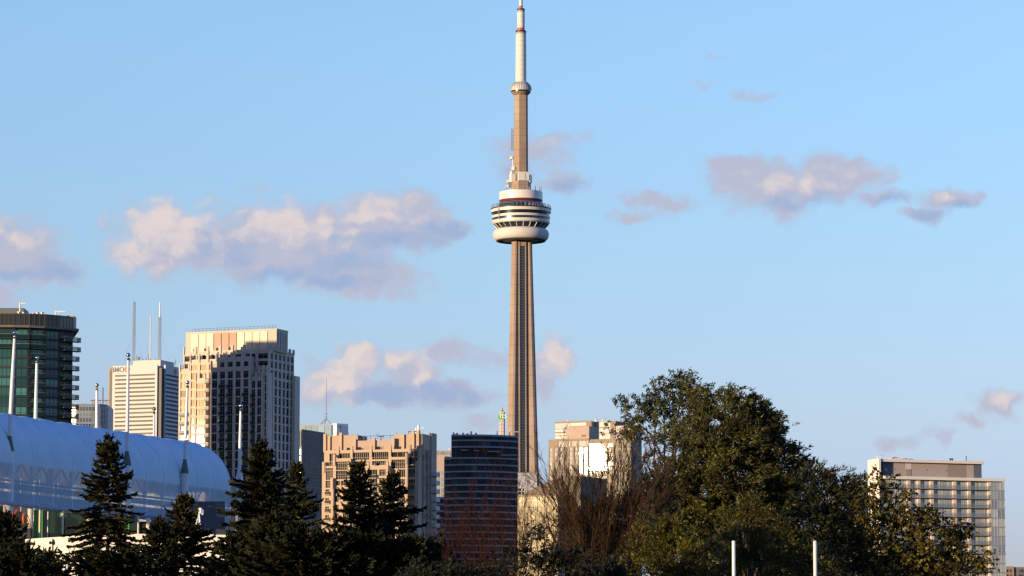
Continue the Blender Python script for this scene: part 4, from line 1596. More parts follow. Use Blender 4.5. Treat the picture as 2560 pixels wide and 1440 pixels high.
wK = Windows(bK, M_slit, M_slit, 60)
for j in range(14):
    wK.add(face_matrix(0, -2.06, 0), 0.8 * SK, 3.4 * SK, zK(1054 + 4.0 * j + 2.2), zK(1054 + 4.0 * j), 1, 1, 0)
for j in range(5):
    wK.add(face_matrix(0, -2.06, 0), 0.5 * SK, 3.2 * SK, zK(1022.5 + 3.2 * j + 1.6), zK(1022.5 + 3.2 * j), 1, 1, 0)
wK.finish()
mb = MB()
mb.box(-6.2 * SK, 7.5 * SK, -3.6, -2.02, zK(1049), zK(1034.5))
sg = mb.build('sign', mat('sign_green', (0.05, 0.36, 0.07), 0.5, var=0.03), bK)
q = lettering(bK, 'TD', face_matrix(0, -3.6, 0), -3.6 * SK, zK(1046.3), 3.95 * 1.2, mat('sign_letter_white', (0.80, 0.82, 0.74), 0.5, var=0.02))
q.parent = sg

# ============================== 10. twin concrete and glass towers that flash the sun
DL = 2230.0
loc, rz = place(1371, 1150, DL, -25.63)
bL = thing('condo_tower', 'tan concrete apartment tower with a sun flash on its glass beside the bare brown tree', 'building', loc, rz)
zL = lambda py, v=0.0: onface(bL, 1430, py, v)[1]
uL = lambda px, v=0.0: onface(bL, px, 1150, v)[0]
M_l_conc = mat('warm_concrete', (0.31, 0.245, 0.195), 0.8, spec=0.2, var=0.07)
M_l_glass = glass('bright_glass', (0.20, 0.215, 0.205), (0.46, 0.45, 0.40), 0.75, ior=1.35, rough=0.45)
M_l_flash = glass('mirror_glass', (0.13, 0.10, 0.06), (0.24, 0.18, 0.10), 0.6, ior=1.02, rough=0.0025, coat=0.03)  # tan base and soft second lobe stand in for the golden flare
wL = Windows(bL, M_l_glass, M_frame_w, 100)
fhL = 11.7 * DL / F
mb = MB()
mb.box(uL(1371), uL(1471), 0.4, 22, 0, zL(1099))
mb.box(uL(1371), uL(1471.5), 0.0, 0.42, zL(1101.5), zL(1097))
mb.box(uL(1371), uL(1395), 0.1, 0.41, zL(1117), zL(1101.5))
mb.box(uL(1471) + 0.01, uL(1534), 0.75, 22.5, 0, zL(1100))
ztop = zL(1117)
facade(mb, wL, face_matrix(0, 0, 0), uL(1371), uL(1471), ztop - 22 * fhL, ztop, 8, 22, 1.3, 0.55, 0.4, 0, 3, 1, 0.14, skip=lambda i, j: i == 3 or i > 5, tilt=None)
mb.build('wall', M_l_conc, bL)
for a, b in ((1396, 1425), (1430, 1442), (1447.5, 1471)):
    wL.add(face_matrix(0, 0.38, 0), uL(a), uL(b), zL(1116), zL(1103), max(3, int((b - a) / 3)), 1, 0.12, 0, 3)
mb = MB()
uslot = uL(1371) + (uL(1471) - uL(1371)) * 3.5 / 8
mb.box(uslot - 0.7, uslot + 0.7, 0.15, 0.39, zL(1440), ztop - 0.2)
mb.build('slot', M_dark, bL)
mb = MB()
mb.box(uL(1409.5), uL(1468), 3, 16, zL(1099) - 0.5, zL(1066.5, 3))
rh = mb.build('roof_house', mat('pinkish_concrete', (0.44, 0.34, 0.29), 0.85, var=0.06), bL)
for px, py in ((1414.5, 1071), (1437, 1071), (1414.5, 1088)):
    mb = MB()
    mb.box(uL(px, 3) - 0.25, uL(px, 3) + 0.25, 2.9, 3.1, zL(py, 3) - 0.25, zL(py, 3) + 0.25)
    mb.build('vent', M_dark, bL)
mb = MB()
mb.box(uL(1454, 3), uL(1465, 3), 2.93, 3.1, zL(1093, 3), zL(1087.5, 3))
mb.build('louvre', mat('brown_grille', (0.20, 0.14, 0.11), 0.7), bL)
# recessed glass bay that mirrors the sun
wLf = Windows(bL, M_l_flash, M_frame_w, 80)
rng = random.Random(3)
for j in range(20):
    for i in range(4):
        a = uL(1472.5) + (uL(1533) - uL(1472.5)) * i / 4
        b = uL(1472.5) + (uL(1533) - uL(1472.5)) * (i + 1) / 4
        wLf.add(face_matrix(0, 0.70, 0), a + 0.15, b - 0.15, zL(1110) - fhL * (j + 1) + 0.3, zL(1110) - fhL * j - 0.2, 2, 1, 0.14, 0.0, 1.0, None, R(rng.uniform(-.02, .02)), R(rng.uniform(-.05, .05)))
cwL = (uL(1471) - uL(1371)) / 8
for j in range(22):
    for i in (6, 7):
        z_ = ztop - fhL * (j + 1)
        wLf.add(face_matrix(0, 0, 0), uL(1371) + cwL * i + 0.5, uL(1371) + cwL * (i + 1) - 0.5, z_ + 0.28, z_ + fhL - 0.28, 3, 1, 0.14, 0.34, 3.0, None, R(rng.uniform(-.02, .02)), R(rng.uniform(-.05, .05)))
wLf.finish()
wL.finish()
for px in (1402, 1405.5, 1417, 1419.5, 1427.5, 1433):
    pass
# tower behind
loc, rz = place(1386, 1080, 2330, -24.7)
bM = thing('condo_tower', 'pale glass apartment tower with chimneys rising behind the tan concrete tower', 'building', loc, rz)
zM = lambda py, v=0.0: onface(bM, 1430, py, v)[1]
uM = lambda px, v=0.0: onface(bM, px, 1080, v)[0]
M_m_glass = glass('pale_blue_glass', (0.22, 0.28, 0.29), (0.42, 0.45, 0.43), 0.5, ior=1.4, rough=0.4)
wM = Windows(bM, M_m_glass, M_frame_w, 90)
mb = MB()
mb.box(uM(1386.5), uM(1479), 0.5, 20, 0, zM(1054.5))
mb.box(uM(1386.5), uM(1479), 0.1, 0.6, zM(1056.5), zM(1053))
mb.box(uM(1483), uM(1530), 6, 22, 0, zM(1056, 6))
mb.box(uM(1466), uM(1478), 0.2, 0.52, zM(1065), zM(1056.6))
mb.build('wall', M_l_conc, bM)
for y0, y1 in ((1057, 1071), (1072.5, 1078.5), (1082, 1087.5), (1089, 1096), (1099, 1108), (1112, 1121)):
    wM.add(face_matrix(0, 0.42, 0), uM(1387), uM(1425), zM(y1), zM(y0), 12, 1, 0.12)
    if y0 == 1057:
        wM.add(face_matrix(0, 0.42, 0), uM(1425.5), uM(1465), zM(y1 - 6), zM(y0), 12, 1, 0.12)
for j, y in enumerate((1057, 1073, 1088, 1104, 1120)):
    for i in range(3):
        wM.add(face_matrix(0, 5.9, 0), uM(1484, 6) + 4.0 * i, uM(1484, 6) + 4.0 * i + 3.8, zM(y + 13.5, 6), zM(y, 6), 4, 1, 0.12)
wM.finish()
for px, h in ((1402, 4), (1406, 4), (1417.5, 7), (1420.5, 6), (1486, 7), (1490, 6), (1503.5, 7), (1508, 6)):
    vent_stack(bM, uM(px, 6), 8, zM(1055, 6) - 0.5, h * 2330 / F + 0.5, 0.45)
# third tower, behind the leafy tree
loc, rz = place(1535, 1120, 2180, -26.35)
bN = thing('condo_tower', 'white topped apartment tower showing through the branches of the tall leafy tree', 'building', loc, rz)
zN = lambda py, v=0.0: onface(bN, 1560, py, v)[1]
uN = lambda px, v=0.0: onface(bN, px, 1120, v)[0]
wN2 = Windows(bN, glass('dull_mirror_glass', (0.14, 0.12, 0.09), (0.28, 0.24, 0.17), 0.6, ior=1.3, rough=0.008), M_frame_w, 60)
mb = MB()
mb.box(uN(1535), uN(1577), 0.4, 16, 0, zN(1094))
mb.build('wall', M_l_conc, bN)
mb = MB()
mb.box(uN(1537), uN(1590, 2), 2, 11, zN(1094) + 0.01, zN(1064, 2))
mb.box(uN(1536), uN(1578), -0.1, 0.4, zN(1095.5), zN(1093))
mb.build('roof_house', mat('tan_white', (0.58, 0.50, 0.44), 0.7), bN)
mb = MB()
mb.box(uN(1541, 2), uN(1573, 2), 1.9, 2.05, zN(1092.5, 2), zN(1080, 2))
mb.build('roof_panel', mat('lavender_panel', (0.26, 0.26, 0.34), 0.6), bN)
for j in range(18):
    for i in range(5):
        a = uN(1536.5) + (uN(1576) - uN(1536.5)) * i / 5
        b = uN(1536.5) + (uN(1576) - uN(1536.5)) * (i + 1) / 5
        wN2.add(face_matrix(0, 0.32, 0), a + 0.1, b - 0.1, zN(1099) - 2.9 * (j + 1) + 0.3, zN(1099) - 2.9 * j, 2, 1, 0.12, 0.0, 1.0, None, R(rng.uniform(-.05, .05)), R(rng.uniform(-.15, .15)))
wN2.finish()

# ============================== 11. stadium side behind the round roofed hall
loc, rz = place(1290, 1200, 2380, 0)
bO = thing('stadium', 'plain pale blue stadium block standing at the foot of the observation tower', 'building', loc, rz)
zO = lambda py: at(1318, py, 2380).z
xO = lambda px: at(px, 1200, 2380).x - loc[0]
mb = MB()
mb.box(xO(1270), xO(1342.5), 0, 60, 0, zO(1183.5))
mb.box(xO(1268), xO(1343), -0.2, 60.2, zO(1183.5) + 0.003, zO(1182))
mb.build('wall', lined('stadium_panel', (0.42, 0.43, 0.47), 0, 6.0, 0.2, 0.85, rough=0.7, var=0.06), bO)
mb = MB()
mb.box(xO(1342.5) + 0.003, xO(1345.5), 0.5, 3, 0, zO(1184.5))
mb.build('corner_trim', M_dark, bO)

# ============================== 12. hall with a brown vaulted roof and a gold glass front
DP = 1500.0
loc, rz = place(1293, 1300, DP, -25.16)
bP = thing('exhibition_hall', 'low hall with a brown vaulted roof and a glass wall flashing gold behind bare twigs', 'building', loc, rz)
zP = lambda py, v=0.0: onface(bP, 1345, py, v)[1]
uP = lambda px, v=0.0: onface(bP, px, 1300, v)[0]
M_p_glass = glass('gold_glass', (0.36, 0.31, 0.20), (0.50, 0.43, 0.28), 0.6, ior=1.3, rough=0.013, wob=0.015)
UW = uP(1395)
mb = MB()
mb.box(0.0, UW, 0.3, 40, 0, zP(1240))
mb.box(-0.1, UW + 0.1, 0.0, 40.1, zP(1240) - 0.002, zP(1238.5))
mb.build('wall', mat('hall_wall', (0.36, 0.31, 0.26), 0.8, var=0.08), bP)
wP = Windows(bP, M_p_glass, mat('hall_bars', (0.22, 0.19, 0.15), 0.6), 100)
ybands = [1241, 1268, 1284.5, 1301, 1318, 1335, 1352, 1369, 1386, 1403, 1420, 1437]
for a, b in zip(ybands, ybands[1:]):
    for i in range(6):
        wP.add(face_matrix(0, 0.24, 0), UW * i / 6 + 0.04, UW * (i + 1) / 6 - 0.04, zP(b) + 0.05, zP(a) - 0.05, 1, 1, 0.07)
wP.finish()
mb = MB()
prof = []
n = 20
for k in range(n + 1):
    t = k / n
    px = 1303 + (1452 - 1303) * t
    py = 1242 - 50 * math.sin(math.pi * 0.5 * t ** 0.8)
    prof.append((uP(px, 9), zP(py, 9)))
z0 = zP(1242, 9)
v_, f_ = [], []
for (u, z) in prof:
    v_ += [(u, 9, z0 - 6), (u, 9, z), (u, 36, z), (u, 36, z0 - 6)]
for k in range(n):
    a, b = 4 * k, 4 * k + 4
    f_ += [(a, b, b + 1, a + 1), (a + 1, b + 1, b + 2, a + 2), (a + 2, b + 2, b + 3, a + 3)]
f_ += [(0, 1, 2, 3), (4 * n + 3, 4 * n + 2, 4 * n + 1, 4 * n)]
mb.add(v_, f_)
mb.build('roof', lined('brown_roof', (0.085, 0.060, 0.040), 0, 2.4, 0.15, 0.75, rough=0.55, var=0.12), bP)
mb = MB()
mb.box(uP(1392), uP(1440, 12), 12, 34, 0, zP(1262))
mb.build('side_wing', mat('dark_wing', (0.05, 0.045, 0.04), 0.8), bP)
mb = MB()
mb.add([(uP(1364, 9), 8.9, zP(1215, 9)), (uP(1372, 9), 8.9, zP(1215, 9)), (uP(1372, 9), 8.9 + 0.15, zP(1208, 9)), (uP(1364, 9), 8.9 + 0.15, zP(1208, 9))], [(0, 1, 2, 3)])
mb.build('skylight', M_l_flash, bP)
loc, rz = place(1295, 1230, 1750, 0)
bP2 = thing('office_block', 'tiny pale block with dark windows peeping out left of the brown vaulted roof', 'building', loc, rz)
zz = lambda py: at(1300, py, 1750).z
xx = lambda px: at(px, 1230, 1750).x - loc[0]
mb = MB()
mb.box(xx(1289), xx(1312), 0, 12, 0, zz(1217))
mb.build('wall', mat('pale_block', (0.55, 0.50, 0.42), 0.8), bP2)
wq = Windows(bP2, M_h_glass, M_frame_d)
for a, b in ((1296, 1302), (1306, 1309.5)):
    for y in (1221, 1230):
        wq.add(face_matrix(0, -0.05, 0), xx(a), xx(b), zz(y + 6.5), zz(y), 2, 1, 0.1)
wq.finish()

# ============================== 13. glassy condominium at the right
DR = 1150.0
loc, rz = place(2207, 1220, DR, 20)
bR = thing('condo_tower', 'balconied glass apartment slab with a white roof canopy at the right behind the maple', 'building', loc, rz)
zR = lambda py, v=0.0, px=2360: onface(bR, px, py, v)[1]
uRr = lambda px, v=0.0: onface(bR, px, 1220, v)[0]
M_r_white = mat('white_concrete', (0.80, 0.73, 0.66), 0.7, var=0.05)
M_r_pier = mat('pink_concrete', (0.74, 0.58, 0.48), 0.8, var=0.05)
M_r_glass = glass('grey_blue_glass', (0.15, 0.18, 0.21), (0.52, 0.55, 0.50), 0.7, ior=2.1, rough=0.03)
M_r_slab = mat('grey_slab', (0.26, 0.26, 0.29), 0.7, var=0.06)
M_r_rail = glass('clear_rail', (0.20, 0.26, 0.28), (0.24, 0.30, 0.31), 0.3, ior=1.6, rough=0.05, alpha=0.25)
UE = uRr(2512)
fz = lambda k: zR(1221 + 22.9 * k)
zroof = zR(1193)
mb = MB()
mb.box(0.0, UE, 1.9, 9.5, 0, zroof - 1.0)
mb.build('core_wall', M_r_slab, bR)
mb = MB()
mb.box(0.4, UE + 0.15, -0.25, 9.7, zroof - 0.95, zroof)
mb.build('roof_slab', M_r_white, bR)
wR = Windows(bR, M_r_glass, M_frame_w, 100)
pier_px = [(2267.5, 2275), (2293, 2300), (2325, 2333), (2382, 2390), (2419, 2426), (2469, 2475)]
bays = [(2222, 2267), (2275.5, 2292.5), (2300.5, 2324.5), (2333.5, 2381.5), (2390.5, 2418.5), (2426.5, 2443), (2445, 2468.5)]
mb = MB()
for a, b in pier_px:
    mb.box(uRr(a, 1.5), uRr(b, 1.5), 1.2, 1.95, zR(1460), zroof - 1.0)
mb.build('pier', M_r_pier, bR) if False else None
for a, b in pier_px:
    mb = MB()
    mb.box(uRr(a, 1.5), uRr(b, 1.5), 1.2, 1.95, 0, zroof - 1.0)
    mb.build('pier', M_r_pier, bR)
for k in range(0, 12):
    z0, z1 = fz(k), (zroof - 1.0 if k == 0 else fz(k - 1) - 0.25)
    for (a, b) in bays:
        n = max(2, round((b - a) / 8.5))
        for i in range(n):
            ua, ub = uRr(a, 1.9), uRr(b, 1.9)
            u0, u1 = ua + (ub - ua) * i / n, ua + (ub - ua) * (i + 1) / n
            wR.add(face_matrix(0, 1.88, 0), u0 + 0.05, u1 - 0.05, z0 + 0.05, z1 - 0.15, 2, 1, 0.07, 0, 1.0 / (1 + k))
    # flush glazing at the right-hand corner
    wR.add(face_matrix(0, 0.02, 0), uRr(2478), uRr(2493), z0 - 0.2, z1 - 0.3, 2, 1, 0.09, 0, 3)
    wR.add(face_matrix(0, 0.02, 0), uRr(2493.3), uRr(2511.5), z0 - 0.2, z1 - 0.3, 2, 1, 0.09, 0, 3)
mb = MB()
mb.box(uRr(2477), UE - 0.02, 0.06, 1.89, 0, zroof - 1.2)
mb.build('corner_wall', M_r_slab, bR)
wR.finish()
for k in range(12):
    z = fz(k)
    balcony(bR, face_matrix(0, 1.9, 0), uRr(2214 if k else 2212), uRr(2476.5), z, 1.9, 1.05, 0.24, M_r_slab, M_r_rail)
    # balconies of the far side
    balcony(bR, face_matrix(UE, 0.0, R(90)), 2.5, 8.5, z + 0.2, 1.35, 1.15, 0.25, M_r_slab, M_r_rail)
# rooftop house under a white canopy
v0 = 2.2
zc = zR(1151, v0)
mb = MB()
ul, ur = uRr(2181, v0) , uRr(2460, v0)
mb.box(-0.005, ur, v0 - 0.6, 9.3, zc - 0.9, zc)
mb.build('roof_canopy', M_r_white, bR)
mb = MB()
wl_ = uRr(2207, v0) - ul
mb.box(-0.7, -0.01, 1.2, 9.4, 0, zc - 0.002)
mb.build('end_wall', M_r_white, bR)
panels = [(2207, 2231, (0.10, 0.13, 0.20)), (2231, 2263.5, (0.40, 0.34, 0.31)), (2263.5, 2279.5, (0.60, 0.55, 0.52)), (2279.5, 2371.5, (0.40, 0.34, 0.31)), (2371.5, 2416, (0.30, 0.24, 0.21)), (2416, 2435.5, (0.42, 0.37, 0.34)), (2435.5, 2455, (0.12, 0.14, 0.19))]
for i, (a, b, c) in enumerate(panels):
    mb = MB()
    mb.box(uRr(a, v0 + 1) + 0.05, uRr(b, v0 + 1) - 0.05, v0 + 1, 8.5, zroof + 0.004, zc - 0.9)
    mb.build('roof_house_panel', lined('roof_panel_%d' % i, c, 2, 0.45, 0.05, 0.92, rough=0.7, var=0.05), bR)
mb = MB()
mb.box(uRr(2265, 3), uRr(2278, 3), v0 + 0.9, v0 + 1.0, zroof, zR(1174.5, v0))
mb.build('door', mat('tan_door', (0.34, 0.25, 0.20), 0.7), bR)
for px in (2239, 2318, 2367):
    mb = MB()
    u = uRr(px, 3.2)
    mb.box(u - 0.15, u + 0.15, v0 + 0.9, v0 + 1.02, zR(1176, 3) - 0.12, zR(1176, 3) + 0.12)
    mb.build('vent', M_dark, bR)
mb = MB()
u0 = uRr(2194, 6)
mb.tube([(u0, 6, zc - 0.2), (u0, 6, zR(1143.5, 6)), (u0 + 2.4, 6, zR(1143.0, 6))], 0.16, 5)
mb.tube([(u0 + 1.0, 6, zc - 0.2), (u0 + 1.0, 6, zR(1144, 6))], 0.1, 5)
mb.build('roof_davit', M_white, bR)
mb = MB()
n = 14
for px0, px1, py in ((2229, 2257, 1144.5),):
    ua, ub = uRr(px0, 8), uRr(px1, 8)
    pts = [(ua + (ub - ua) * k / n, zR(1153, 8) + (zR(py, 8) - zR(1153, 8)) * math.sin(math.pi * k / n) ** 0.6) for k in range(n + 1)]
    mb.add([(u, 8, z) for u, z in pts] + [(u, 12, z) for u, z in pts], [(i, i + 1, n + 2 + i, n + 1 + i) for i in range(n)] + [tuple(range(n, -1, -1)), tuple(range(n + 1, 2 * n + 2))])
mb.build('roof_vault', M_r_white, bR)
for px, h in ((2377, 1.0), (2381.5, 1.0), (2416.5, 1.9), (2261, 0.5), (2267, 0.6), (2275, 0.5), (2281, 0.5)):
    mb = MB()
    u = uRr(px, 6)
    mb.lathe([(0.25, zc - 0.1), (0.25, zc + h * 0.7), (0.38, zc + h * 0.72), (0.38, zc + h)] if h < 1.5 else [(0.14, zc - 0.1), (0.14, zc + h)], 8, 0, (u, 6))
    mb.build('vent', M_dark, bR)
# the low block peeping out at the far right
loc, rz = place(2512, 1430, 1500, 12)
bS = thing('apartment_block', 'low brown apartment block showing at the lower right corner of the picture', 'building', loc, rz)
zS = lambda py: onface(bS, 2540, py)[1]
uS = lambda px: onface(bS, px, 1430)[0]
mb = MB()
mb.box(0, uS(2535), 0, 14, 0, zS(1416))
mb.build('wall', mat('tan_brick', (0.36, 0.24, 0.17), 0.85), bS)
mb = MB()
mb.box(uS(2535) + 0.01, uS(2600), 0.6, 14, 0, zS(1417.5))
mb.build('grey_wing', mat('grey_brick', (0.20, 0.18, 0.18), 0.85), bS)
wS2 = Windows(bS, glass('block_glass', (0.05, 0.06, 0.06), (0.4, 0.4, 0.34), 0.6, ior=1.5, rough=0.1), M_frame_d, 60)
for j in range(6):
    for a, b in ((2533, 2536.8), (2537.5, 2541), (2548, 2552), (2554, 2559), (2516, 2520), (2524, 2528)):
        if a > 2536:
            wS2.add(face_matrix(0, 0.55, 0), uS(a), uS(b), zS(1431 + 12 * j), zS(1423.5 + 12 * j), 2, 1, 0.1)
        elif b < 2534:
            wS2.add(face_matrix(0, -0.05, 0), uS(a), uS(b), zS(1431 + 12 * j), zS(1423.5 + 12 * j), 2, 1, 0.1)
wS2.finish()
# two far scraps of building behind the trees
for nm, px0, px1, py, D, col, lab in (('chimney_block', 2071, 2087, 1172, 1900, (0.62, 0.56, 0.42), 'small cream roof block just above the dark treetop between the big tree and the maple'),
                                      ('apartment_block', 2141, 2180, 1205, 1400, (0.50, 0.38, 0.33), 'pinkish block top half hidden by leaves left of the glass slab')):
    loc, rz = place(px0, py, D, -20)
    o = thing(nm, lab, 'building', loc, rz)
    mb = MB()
    u1 = onface(o, px1, py)[0]
    z1 = onface(o, (px0 + px1) / 2, py)[1]
    mb.box(0, u1, 0, u1 * 0.8, 0, z1)
    mb.box(-0.2, u1 + 0.2, -0.2, u1 * 0.8 + 0.2, z1 - 0.9, z1 + 0.01)
    mb.build('wall', mat(nm + '_wall', col, 0.8, var=0.06), o)
    wq = Windows(o, M_j_glass, M_frame_w, 30)
    for j in range(6):
        for i in range(3):
            wq.add(face_matrix(0, -0.04, 0), u1 * (i + .2) / 3, u1 * (i + .8) / 3, z1 - 4.5 - 3.1 * j, z1 - 2.7 - 3.1 * j, 2, 1, 0.1)
    wq.finish()
# an unseen slab outside the frame, added to keep the curved tower in shade
shade_slab = thing('condo_tower', 'unseen slab added left of the frame to shade the dark curved tower', 'building', Vector((bI.location.x, bI.location.y, 0)) + sh * 320, R(-SUN_AZ))
mb = MB()
mb.box(-15, 14, -9, 9, 0, zI(1085) + 320 * math.tan(R(SUN_EL)) + 2)
mb.build('wall', M_tan2, shade_slab)
wN = Windows(shade_slab, M_j_glass, M_frame_w, 40)
for j in range(8):
    for i in range(5):
        wN.add(face_matrix(0, -9.05, 0), -13 + 5.2 * i, -9.4 + 5.2 * i, 100 + 3.9 * j, 102.6 + 3.9 * j)
wN.finish()
# ============================== the membrane pavilion, its masts and the white building below it
# axis of the vault and the row of masts on its right, recovered from the photo: x = -37.1 + 0.39 (y - 270)
AX = Vector((0.3634, 0.9316, 0)).normalized()      # along the vault, away from the camera
NX = Vector((AX.y, -AX.x, 0))                      # to the right, towards the camera
BASE = Vector((-37.1, 270.0, 0)) - NX * 4.1        # centre line abreast of the first mast
RV = 4.1
ZS, ZR, ZW = 22.15, 26.3, 19.27
pav = thing('membrane_pavilion', 'long pale blue ribbed membrane vault on a glazed hall behind the spruces', 'pavilion', BASE, math.atan2(-NX.x * 0 + AX.y, AX.x) - math.pi / 2)
# local frame: y along the vault, x to the right
S0, S1 = -22.0, 37.2
STEP = 3.1
M_mem = bpy.data.materials.new('white_membrane')
M_mem.use_nodes = True
nt = M_mem.node_tree
bs = nt.nodes['Principled BSDF']
bs.inputs['Roughness'].default_value = 0.8
bs.inputs['Specular IOR Level'].default_value = 0.08
tcn = nt.nodes.new('ShaderNodeTexCoord')
nz = nt.nodes.new('ShaderNodeTexNoise')
nz.inputs['Scale'].default_value = 0.35
nz.inputs['Detail'].default_value = 6
nt.links.new(tcn.outputs['Object'], nz.inputs['Vector'])
cr = nt.nodes.new('ShaderNodeValToRGB')
cr.color_ramp.elements[0].position, cr.color_ramp.elements[0].color = 0.3, (0.66, 0.80, 0.90, 1)
cr.color_ramp.elements[1].position, cr.color_ramp.elements[1].color = 0.7, (0.72, 0.86, 0.95, 1)
nt.links.new(nz.outputs['Fac'], cr.inputs[0])
nt.links.new(cr.outputs[0], bs.inputs['Base Color'])
# fine weave lines down the cloth
spx = nt.nodes.new('ShaderNodeSeparateXYZ')
nt.links.new(tcn.outputs['Object'], spx.inputs[0])
wv = nt.nodes.new('ShaderNodeMath')
wv.operation = 'SINE'
ml = nt.nodes.new('ShaderNodeMath')
ml.operation = 'MULTIPLY'
ml.inputs[1].default_value = 22.0
nt.links.new(spx.outputs[1], ml.inputs[0])
nt.links.new(ml.outputs[0], wv.inputs[0])
bpn = nt.nodes.new('ShaderNodeBump')
bpn.inputs['Strength'].default_value = 0.12
bpn.inputs['Distance'].default_value = 0.02
nt.links.new(wv.outputs[0], bpn.inputs['Height'])
nt.links.new(bpn.outputs[0], bs.inputs['Normal'])
tl = nt.nodes.new('ShaderNodeBsdfTranslucent')
tl.inputs[0].default_value = (0.50, 0.46, 0.44, 1)
tr = nt.nodes.new('ShaderNodeBsdfTransparent')
m1 = nt.nodes.new('ShaderNodeMixShader')
m1.inputs[0].default_value = 0.14
nt.links.new(bs.outputs[0], m1.inputs[1])
nt.links.new(tl.outputs[0], m1.inputs[2])
m2 = nt.nodes.new('ShaderNodeMixShader')
thin = nt.nodes.new('ShaderNodeMapRange')      # the cloth is a thinner mesh low on the walls
thin.inputs[1].default_value, thin.inputs[2].default_value = 21.95, 22.15
thin.inputs[3].default_value, thin.inputs[4].default_value = 0.42, 0.0
nt.links.new(spx.outputs[2], thin.inputs[0])
nt.links.new(thin.outputs[0], m2.inputs[0])
nt.links.new(m1.outputs[0], m2.inputs[1])
nt.links.new(tr.outputs[0], m2.inputs[2])
nt.links.new(m2.outputs[0], nt.nodes['Material Output'].inputs[0])


def vprof(s):
    """cross-section from the right wall foot over the ridge to the left, swelling between the ribs"""
    ph = (s - S1) / STEP
    sw = 0.20 * abs(math.sin(math.pi * ph)) ** 0.8
    r = RV + sw - 0.12
    pts = [(r * 0.985, ZW), (r, (ZW + ZS) / 2), (r, ZS)]
    for k in range(1, 12):
        a = math.pi * k / 24
        pts.append((r * math.cos(a), ZS + r * math.sin(a)))
    pts += [(-x, z) for x, z in reversed(pts)]
    return pts


mb = MB()
prev = None
n = int((S1 - S0) / STEP * 6)
np_ = len(vprof(0))
vs, fs = [], []
for i in range(n + 1):
    s = S1 - STEP * i / 6
    vs += [(x, s, z) for x, z in vprof(s)]
for i in range(n):
    for k in range(np_ - 1):
        a = i * np_ + k
        fs.append((a, a + 1, a + np_ + 1, a + np_))
fs.append(tuple(range(np_)))
mb.add(vs, fs)
mb.build('membrane_roof', M_mem, pav, True)
M_rib = mat('membrane_seam', (0.80, 0.86, 0.92), 0.5, var=0.04)
for i in range(int((S1 - S0) / STEP) + 1):
    s = S1 - STEP * i
    if s < -12:
        break
    mb = MB()
    pts = []
    for x, z in vprof(s):
        d = Vector((x, 0, max(0, z - ZS))).normalized()
        pts.append((x + d.x * 0.03, s, z + d.z * 0.03))
    mb.tube(pts, 0.045, 5)
    mb.build('rib', M_rib, pav, True)
# steel truss just inside the cloth, low on the right-hand wall
M_truss = mat('truss_steel', (0.14, 0.17, 0.24), 0.6, var=0.05)
mb = MB()
z1, z0, z00 = ZS - 0.1, ZS - 1.35, ZW + 0.5
XT = RV - 0.32
mb.tube([(XT, S0, z0), (XT, S1 - 0.1, z0)], 0.09, 5)
mb.tube([(XT, S0, z00 + 0.5), (XT, S1 - 0.1, z00 + 0.5)], 0.12, 5)
mb.tube([(XT, S0, z00), (XT, S1 - 0.1, z00)], 0.06, 5)
s = S1
while s > S0:
    mb.tube([(XT, s, z0), (XT, s - STEP / 2, z1 + 0.15)], 0.06, 4)
    mb.tube([(XT, s - STEP / 2, z1 + 0.15), (XT, s - STEP, z0)], 0.06, 4)
    mb.tube([(XT, s, z00), (XT, s, z1 + .1)], 0.07, 4)
    s -= STEP
mb.build('truss', M_truss, pav)
mb = MB()
mb.box(XT - 0.3, XT - 0.02, S0, S1, z00 - 0.45, z00 + 0.2)
mb.box(XT - 0.9, XT - 0.8, S0, S1, z00 + 0.5, z00 + 0.95)
mb.build('inner_panel', mat('inner_panel_blue', (0.22, 0.25, 0.34), 0.7, var=0.1), pav)
# glazed wall, columns and edge tube beneath the vault
ZF = 16.3
mb = MB()
for k in range(int((S1 - S0) / 0.16)):
    s = S0 + 0.16 * k
    mb.box(RV - 0.02, RV + 0.16, s, s + 0.11, ZW - 0.33, ZW - 0.12)
mb.box(RV - 0.05, RV + 0.02, S0, S1, ZW - 0.36, ZW - 0.02)
mb.build('edge_tube', mat('blue_edge_tube', (0.20, 0.27, 0.45), 0.35, spec=0.6, var=0.06), pav)
M_green = mat('green_frame', (0.07, 0.28, 0.04), 0.5, var=0.1)
M_gw = glass('hall_glass', (0.006, 0.020, 0.007), (0.015, 0.045, 0.016), 0.4, ior=1.6, rough=0.02)
M_ccol = mat('cream_column', (0.62, 0.54, 0.42), 0.6, var=0.05)
PINV = (Matrix.Translation(pav.location) @ Matrix.Rotation(pav.rotation_euler.z, 4, 'Z')).inverted()
DG = 266.5


def hz(px):
    """height of the vault's lower edge above the front glazing at a pixel column"""
    return at(px, 1262 + (px - 30) * 0.085 + 8, DG).z


def front(name, px0, px1, m, v0=0.0, v1=0.12, top=0.0):
    xa, xb = at(px0, 1300, DG).x, at(px1, 1300, DG).x
    mb = MB()
    mb.M = PINV
    mb.box(xa, xb, DG + v0, DG + v1, 12.0, hz(px0) + top)
    return mb.build(name, m, pav)


